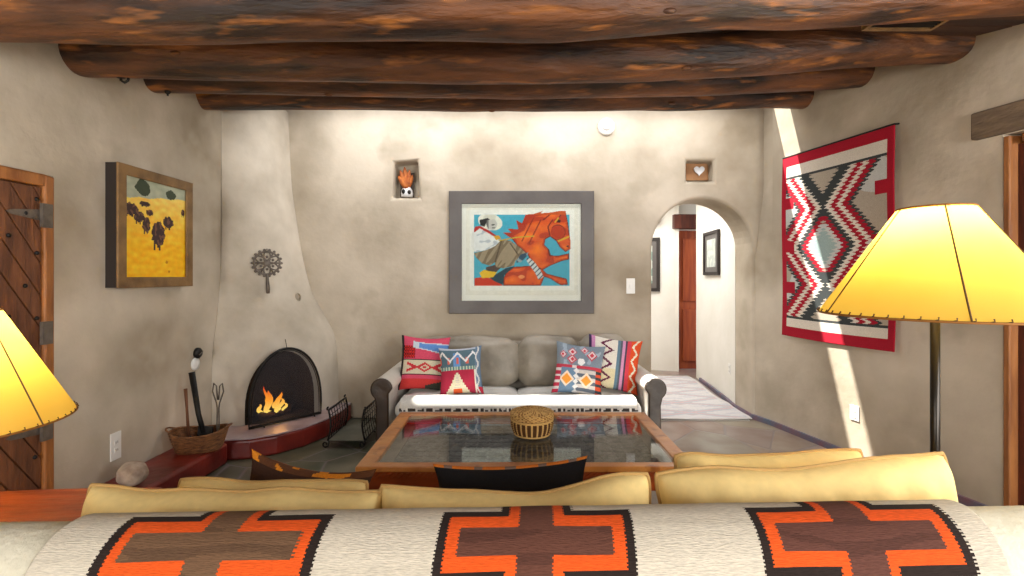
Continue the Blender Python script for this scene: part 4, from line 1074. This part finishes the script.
# ------------------------------------------------------------ near sofa (seen from behind) and its blanket
CY, CZ, RR = 1.103, .737, .108
def tilt(x): return -.004+.018*x/1.1
ns = thing('sofa', (0, 1.45, 0), 0, 'cream rolled-back sofa in the foreground, seen from behind', 'sofa')
sec = [(1.0, .08), (.996, .5)]+[(CY-RR*math.cos(q), CZ+RR*math.sin(q)) for q in [k*PI*1.05/26 for k in range(27)]]+[(1.21, .5), (1.22, .08)]
vs = []; nx = 40
for i in range(nx+1):
    x = -1.29+2.58*i/nx
    for y, z in sec: vs.append((x, y-1.45, z+tilt(x)*(1 if z > .3 else 0)+.003*noise.noise(Vector((x*3, y*5, 0)))))
k = len(sec)
fs = [(i*k+j, i*k+(j+1) % k, (i+1)*k+(j+1) % k, (i+1)*k+j) for i in range(nx) for j in range(k)]+[tuple(range(k)), tuple(nx*k+j for j in range(k))[::-1]]
o = mobj('back', vs, fs, M_['cream'], ns); autosm(o, 45)
soft(MB(), -1.27, 1.27, -.22, .42, .08, .30, .04, 0).build('base', M_['cream'], ns, smooth=True)
for i in range(3):
    soft(MB(), -1.08+.72*i+.003, -1.08+.72*(i+1)-.003, -.20, .46, .30, .43, .05, .01).build('seat_cushion', M_['yellow'], ns, smooth=True)
for s in (-1, 1):
    soft(MB(), min(s*1.09, s*1.27), max(s*1.09, s*1.27), -.22, .30, .10, .52, .07, 0).build('arm', M_['cream'], ns, smooth=True)
for sx in (-1, 1):
    for sy in (-.5, .36): MB().lathe([(.02, 0), (.035, .085)], 12, (sx*1.18, sy, 0)).build('foot', M_['darkred'], ns, smooth=True)

ORG = (226, 88, 30); BRN = (104, 68, 52); BLK = (44, 34, 30); WOOL = (206, 196, 178)
crosses = [(-.647, .232, (112, 84, 62)), (.05, .214, (98, 62, 50)), (.745, .219, (98, 62, 52))]
def blcol(x, s):
    # s: arc length measured from the silhouette towards the viewer
    jit = .0018*(1 if int(s*260) % 2 else -1)
    for cx_, hwid, br in crosses:
        dx = abs(x-cx_)+jit; sy = s-.124
        v = abs(sy+jit*.3)
        def inside(ha, va, hs, vsx): return (dx < ha and v < va) or (dx < hs and v < vsx)
        if inside(hwid-.047, .0285, .039, .30):
            return br if noise.noise(Vector((x*6, s*40, 0))) > -.15 else tuple(int(q*.88) for q in br)
        if inside(hwid-.021, .056, .060, .33): return ORG
        if inside(hwid, .077, .082, .36): return BLK
    n = noise.noise(Vector((x*1.5, s*70, 0)))
    return tuple(q+8*n for q in WOOL)
th0 = math.atan2(.903, .431)         # angle of the silhouette point
SB0, SB1 = -.14, .66                 # arc range
def blpos(u, v):
    s = SB0+(SB1-SB0)*v; x = -1.01+2.04*u+.008*math.sin(v*9)
    r = RR+.008+.0015*noise.noise(Vector((x*7, s*9, 0)))
    th_ = th0+s/r      # increases towards the viewer (PI = horizontal towards viewer)
    if th_ <= PI: return (x, CY+r*math.cos(th_), CZ+r*math.sin(th_)+tilt(x))
    rest = (th_-PI)*r; return (x, CY-r, CZ-rest+tilt(x))
bl = colgrid('woven_blanket', 618, 240, blpos, lambda u, v: blcol(-1.01+2.04*u, SB0+(SB1-SB0)*v), M_['blanket'], thick=.008)
tag(bl, 'cream wool blanket with three orange, brown and black crosses over the near sofa back', 'blanket')

# yellow back cushions and pillows on the near sofa
YC = (247, 219, 150)
M_['yellowc'] = colmat('yellow_cushion_cloth', rough=.8, bump=.15, bscale=40, var=.06)
M_['yellowpipe'] = mat('yellow_piping', (186, 148, 88), .8)
def ypil(W, Hh, T, x, y, ztop, ry, rz, label, sag=0, rx=-8, group='yellow cushions on the near sofa'):
    return pillow('sofa_cushion', W, Hh, T, lambda u, v: YC, M_['yellowc'], (x, y, ztop-Hh/2), (math.radians(rx-4), math.radians(ry), math.radians(rz)), label, 'cushion', group, n=44, pip=M_['yellowpipe'], sag=sag, back=YC, pw=4, pe=.5, cor=.045)
ypil(.89, .36, .22, -.80, 1.36, .80, 1.0, 0, 'long pale yellow cushion at the left, directly behind the blanket', .01)
ypil(.81, .40, .22, .015, 1.36, .83, -2.5, 0, 'middle pale yellow cushion directly behind the blanket, rising to the right', .04)
ypil(.88, .44, .22, .855, 1.365, .88, -4.0, 0, 'large pale yellow cushion at the right, directly behind the blanket', .02)
ypil(.66, .31, .19, -.81, 1.60, .725, 1.0, 0, 'pale yellow cushion at the left, second row from the blanket', .01)
ypil(.66, .40, .19, .88, 1.60, .815, -2.5, 0, 'pale yellow cushion at the right, second row, with a rounded corner', .01)
def pb(u, v):
    if v < .035: return (206, 116, 40) if zg(u, .2) > .3 else (120, 100, 90)
    return (24, 22, 24)
def bb(u, v): return (216, 112, 36) if zg(u, .23) > .35 or v > .5 else (150, 120, 96)
pillow('throw_pillow', .60, .29, .10, pb, M_['kilim'], (0.0, 1.82, .55), (math.radians(-14), math.radians(-3), 0), 'black pillow with orange patterned edge in the middle of the near sofa', 'pillow', sag=.01, back=bb, piped=False)
pillow('throw_pillow', .50, .27, .12, lambda u, v: ((214, 132, 36) if noise.noise(Vector((u*9, v*9, 0))) > .22 or u < .04 else (92, 56, 34)) if v < .10 else (58, 36, 26), M_['kilim'], (-.80, 1.86, .55), (math.radians(-14), math.radians(9), 0), 'dark brown pillow with orange figured top edge behind the left yellow cushions', 'pillow', sag=.03, back=bb, piped=False)

# ------------------------------------------------------------ lamps
def stitches(mb, r, z, n, h):
    for i in range(n):
        q = 2*PI*i/n; q2 = q+.5*2*PI/n
        c, s = math.cos(q), math.sin(q)
        mb.tube([(r*c*.985, r*s*.985, z-h*.2), (r*math.cos(q2)*1.012, r*math.sin(q2)*1.012, z+h*.4), (r*math.cos(q2)*1.0, r*math.sin(q2)*1.0, z+h)], .0022, 5)
def shade(parent, rt, rb, z0, z1, ph, power, npan=5):
    vs = []; n = 80; mlt = 12
    for j in range(mlt+1):
        t = j/mlt; r = rb+(rt-rb)*t
        for i in range(n):
            q = 2*PI*i/n
            vs.append((r*math.cos(q), r*math.sin(q), z0+(z1-z0)*t))
    fs = [(j*n+i, j*n+(i+1) % n, (j+1)*n+(i+1) % n, (j+1)*n+i) for j in range(mlt) for i in range(n)]
    o = mobj('lamp_shade', vs, fs, M_['shade'], parent, True)
    mb = MB()
    for k in range(npan):
        q = ph+2*PI*k/npan; mb.tube([(rb*math.cos(q)*1.003, rb*math.sin(q)*1.003, z0), (rt*math.cos(q)*1.003, rt*math.sin(q)*1.003, z1)], .0028, 5)
    mb.build('seam', M_['seam'], o)
    mb = MB(); mb.tube([(rb*math.cos(2*PI*i/72), rb*math.sin(2*PI*i/72), z0) for i in range(72)], .004, 6, closed=True)
    mb.build('rim_wire', M_['cord'], o); mb = MB(); mb.tube([(rt*math.cos(2*PI*i/72), rt*math.sin(2*PI*i/72), z1) for i in range(72)], .004, 6, closed=True)
    mb.build('rim_wire', M_['cord'], o)
    mb = MB(); stitches(mb, rb, z0, 54, .012); mb.build('lacing', M_['seam'], o); mb = MB(); stitches(mb, rt, z1, 24, -.012); mb.build('lacing', M_['seam'], o)
    sp = MB()
    for k in range(3):
        q = 2*PI*k/3; sp.tube([(0, 0, z1-.01), (rt*math.cos(q), rt*math.sin(q), z1-.003)], .0025, 5)
    sp.ball((0, 0, z1-.004), .011, 8); sp.build('spider_fitting', M_['rawpole'], parent)
    zb_ = z0+(z1-z0)*.62
    MB().ball((0, 0, zb_), (.03, .03, .04), 10).tube([(0, 0, zb_-.03), (0, 0, zb_-.06)], [.022, .014], 10).build('bulb', emis('bulb_glow', (255, 226, 170), 6), parent, smooth=True)
    l = bpy.data.lights.new('lamp_bulb', 'POINT'); l.energy = power; l.color = (1, .92, .76); l.shadow_soft_size = .045
    lo = bpy.data.objects.new('lamp_bulb', l); S.collection.objects.link(lo); lo.parent = parent; lo.location = (0, 0, zb_+.055)
lx, ly = (935-512)/F*1.65, 1.65
fl_ = thing('floor_lamp', (lx, ly, 0), 0, 'tall floor lamp with a dark metal pole and laced yellow rawhide shade', 'lamp')
MB().lathe([(.13, 0), (.13, .012), (.06, .03), (.016, .05), (.0125, .06)], 32).build('base', M_['rawpole'], fl_, smooth=True)
MB().tube([(0, 0, .05), (0, 0, 1.44)], .014, 14).build('pole', M_['rawpole'], fl_, smooth=True)
MB().tube([(.018, .0, 1.44), (.03, 0, 1.5), (.028, 0, 1.58), (0, 0, 1.63), (-.028, 0, 1.58), (-.03, 0, 1.5), (-.018, 0, 1.44)], .0025, 5).build('harp', M_['rawpole'], fl_)
shade(fl_, .105, .338, 1.268, 1.632, -PI/2-math.radians(28), 16)
lx2, ly2 = -2.03, 1.80
st = thing('side_table', (-1.72, 1.70, 0), 0, 'glossy orange-brown wooden side table at the left end of the near sofa', 'table')
tp = [(-.40, -.28), (.38, -.30), (.42, -.1), (.405, .10), (.36, .17), (.10, .165), (-.1, .15), (-.40, .12)]
bev(MB().prism([(x, y, .545) for x, y in tp], (0, 0, .035)).build('table_top', M_['orangewood'], st), .01, 3)
for x, y in ((-.33, -.22), (.32, -.22), (.30, .09), (-.33, .07)):
    MB().lathe([(.02, 0), (.026, .3), (.03, .545)], 12, (x, y, 0)).build('leg', M_['orangewood'], st, smooth=True)
tl = thing('table_lamp', (lx2, ly2-.08, .58), 0, 'table lamp with a laced yellow rawhide shade, cut by the left edge', 'lamp')
MB().lathe([(.075, 0), (.085, .02), (.06, .05), (.05, .12), (.07, .18), (.045, .25), (.018, .29), (.014, .42)], 28).build('base', M_['doorwood'], tl, smooth=True)
MB().tube([(.018, .0, .42), (.03, 0, .48), (.028, 0, .6), (0, 0, .67), (-.028, 0, .6), (-.03, 0, .48), (-.018, 0, .42)], .0025, 5).build('harp', M_['rawpole'], tl)
shade(tl, .140, .350, .285, .695, -PI/2+math.radians(18), 15)
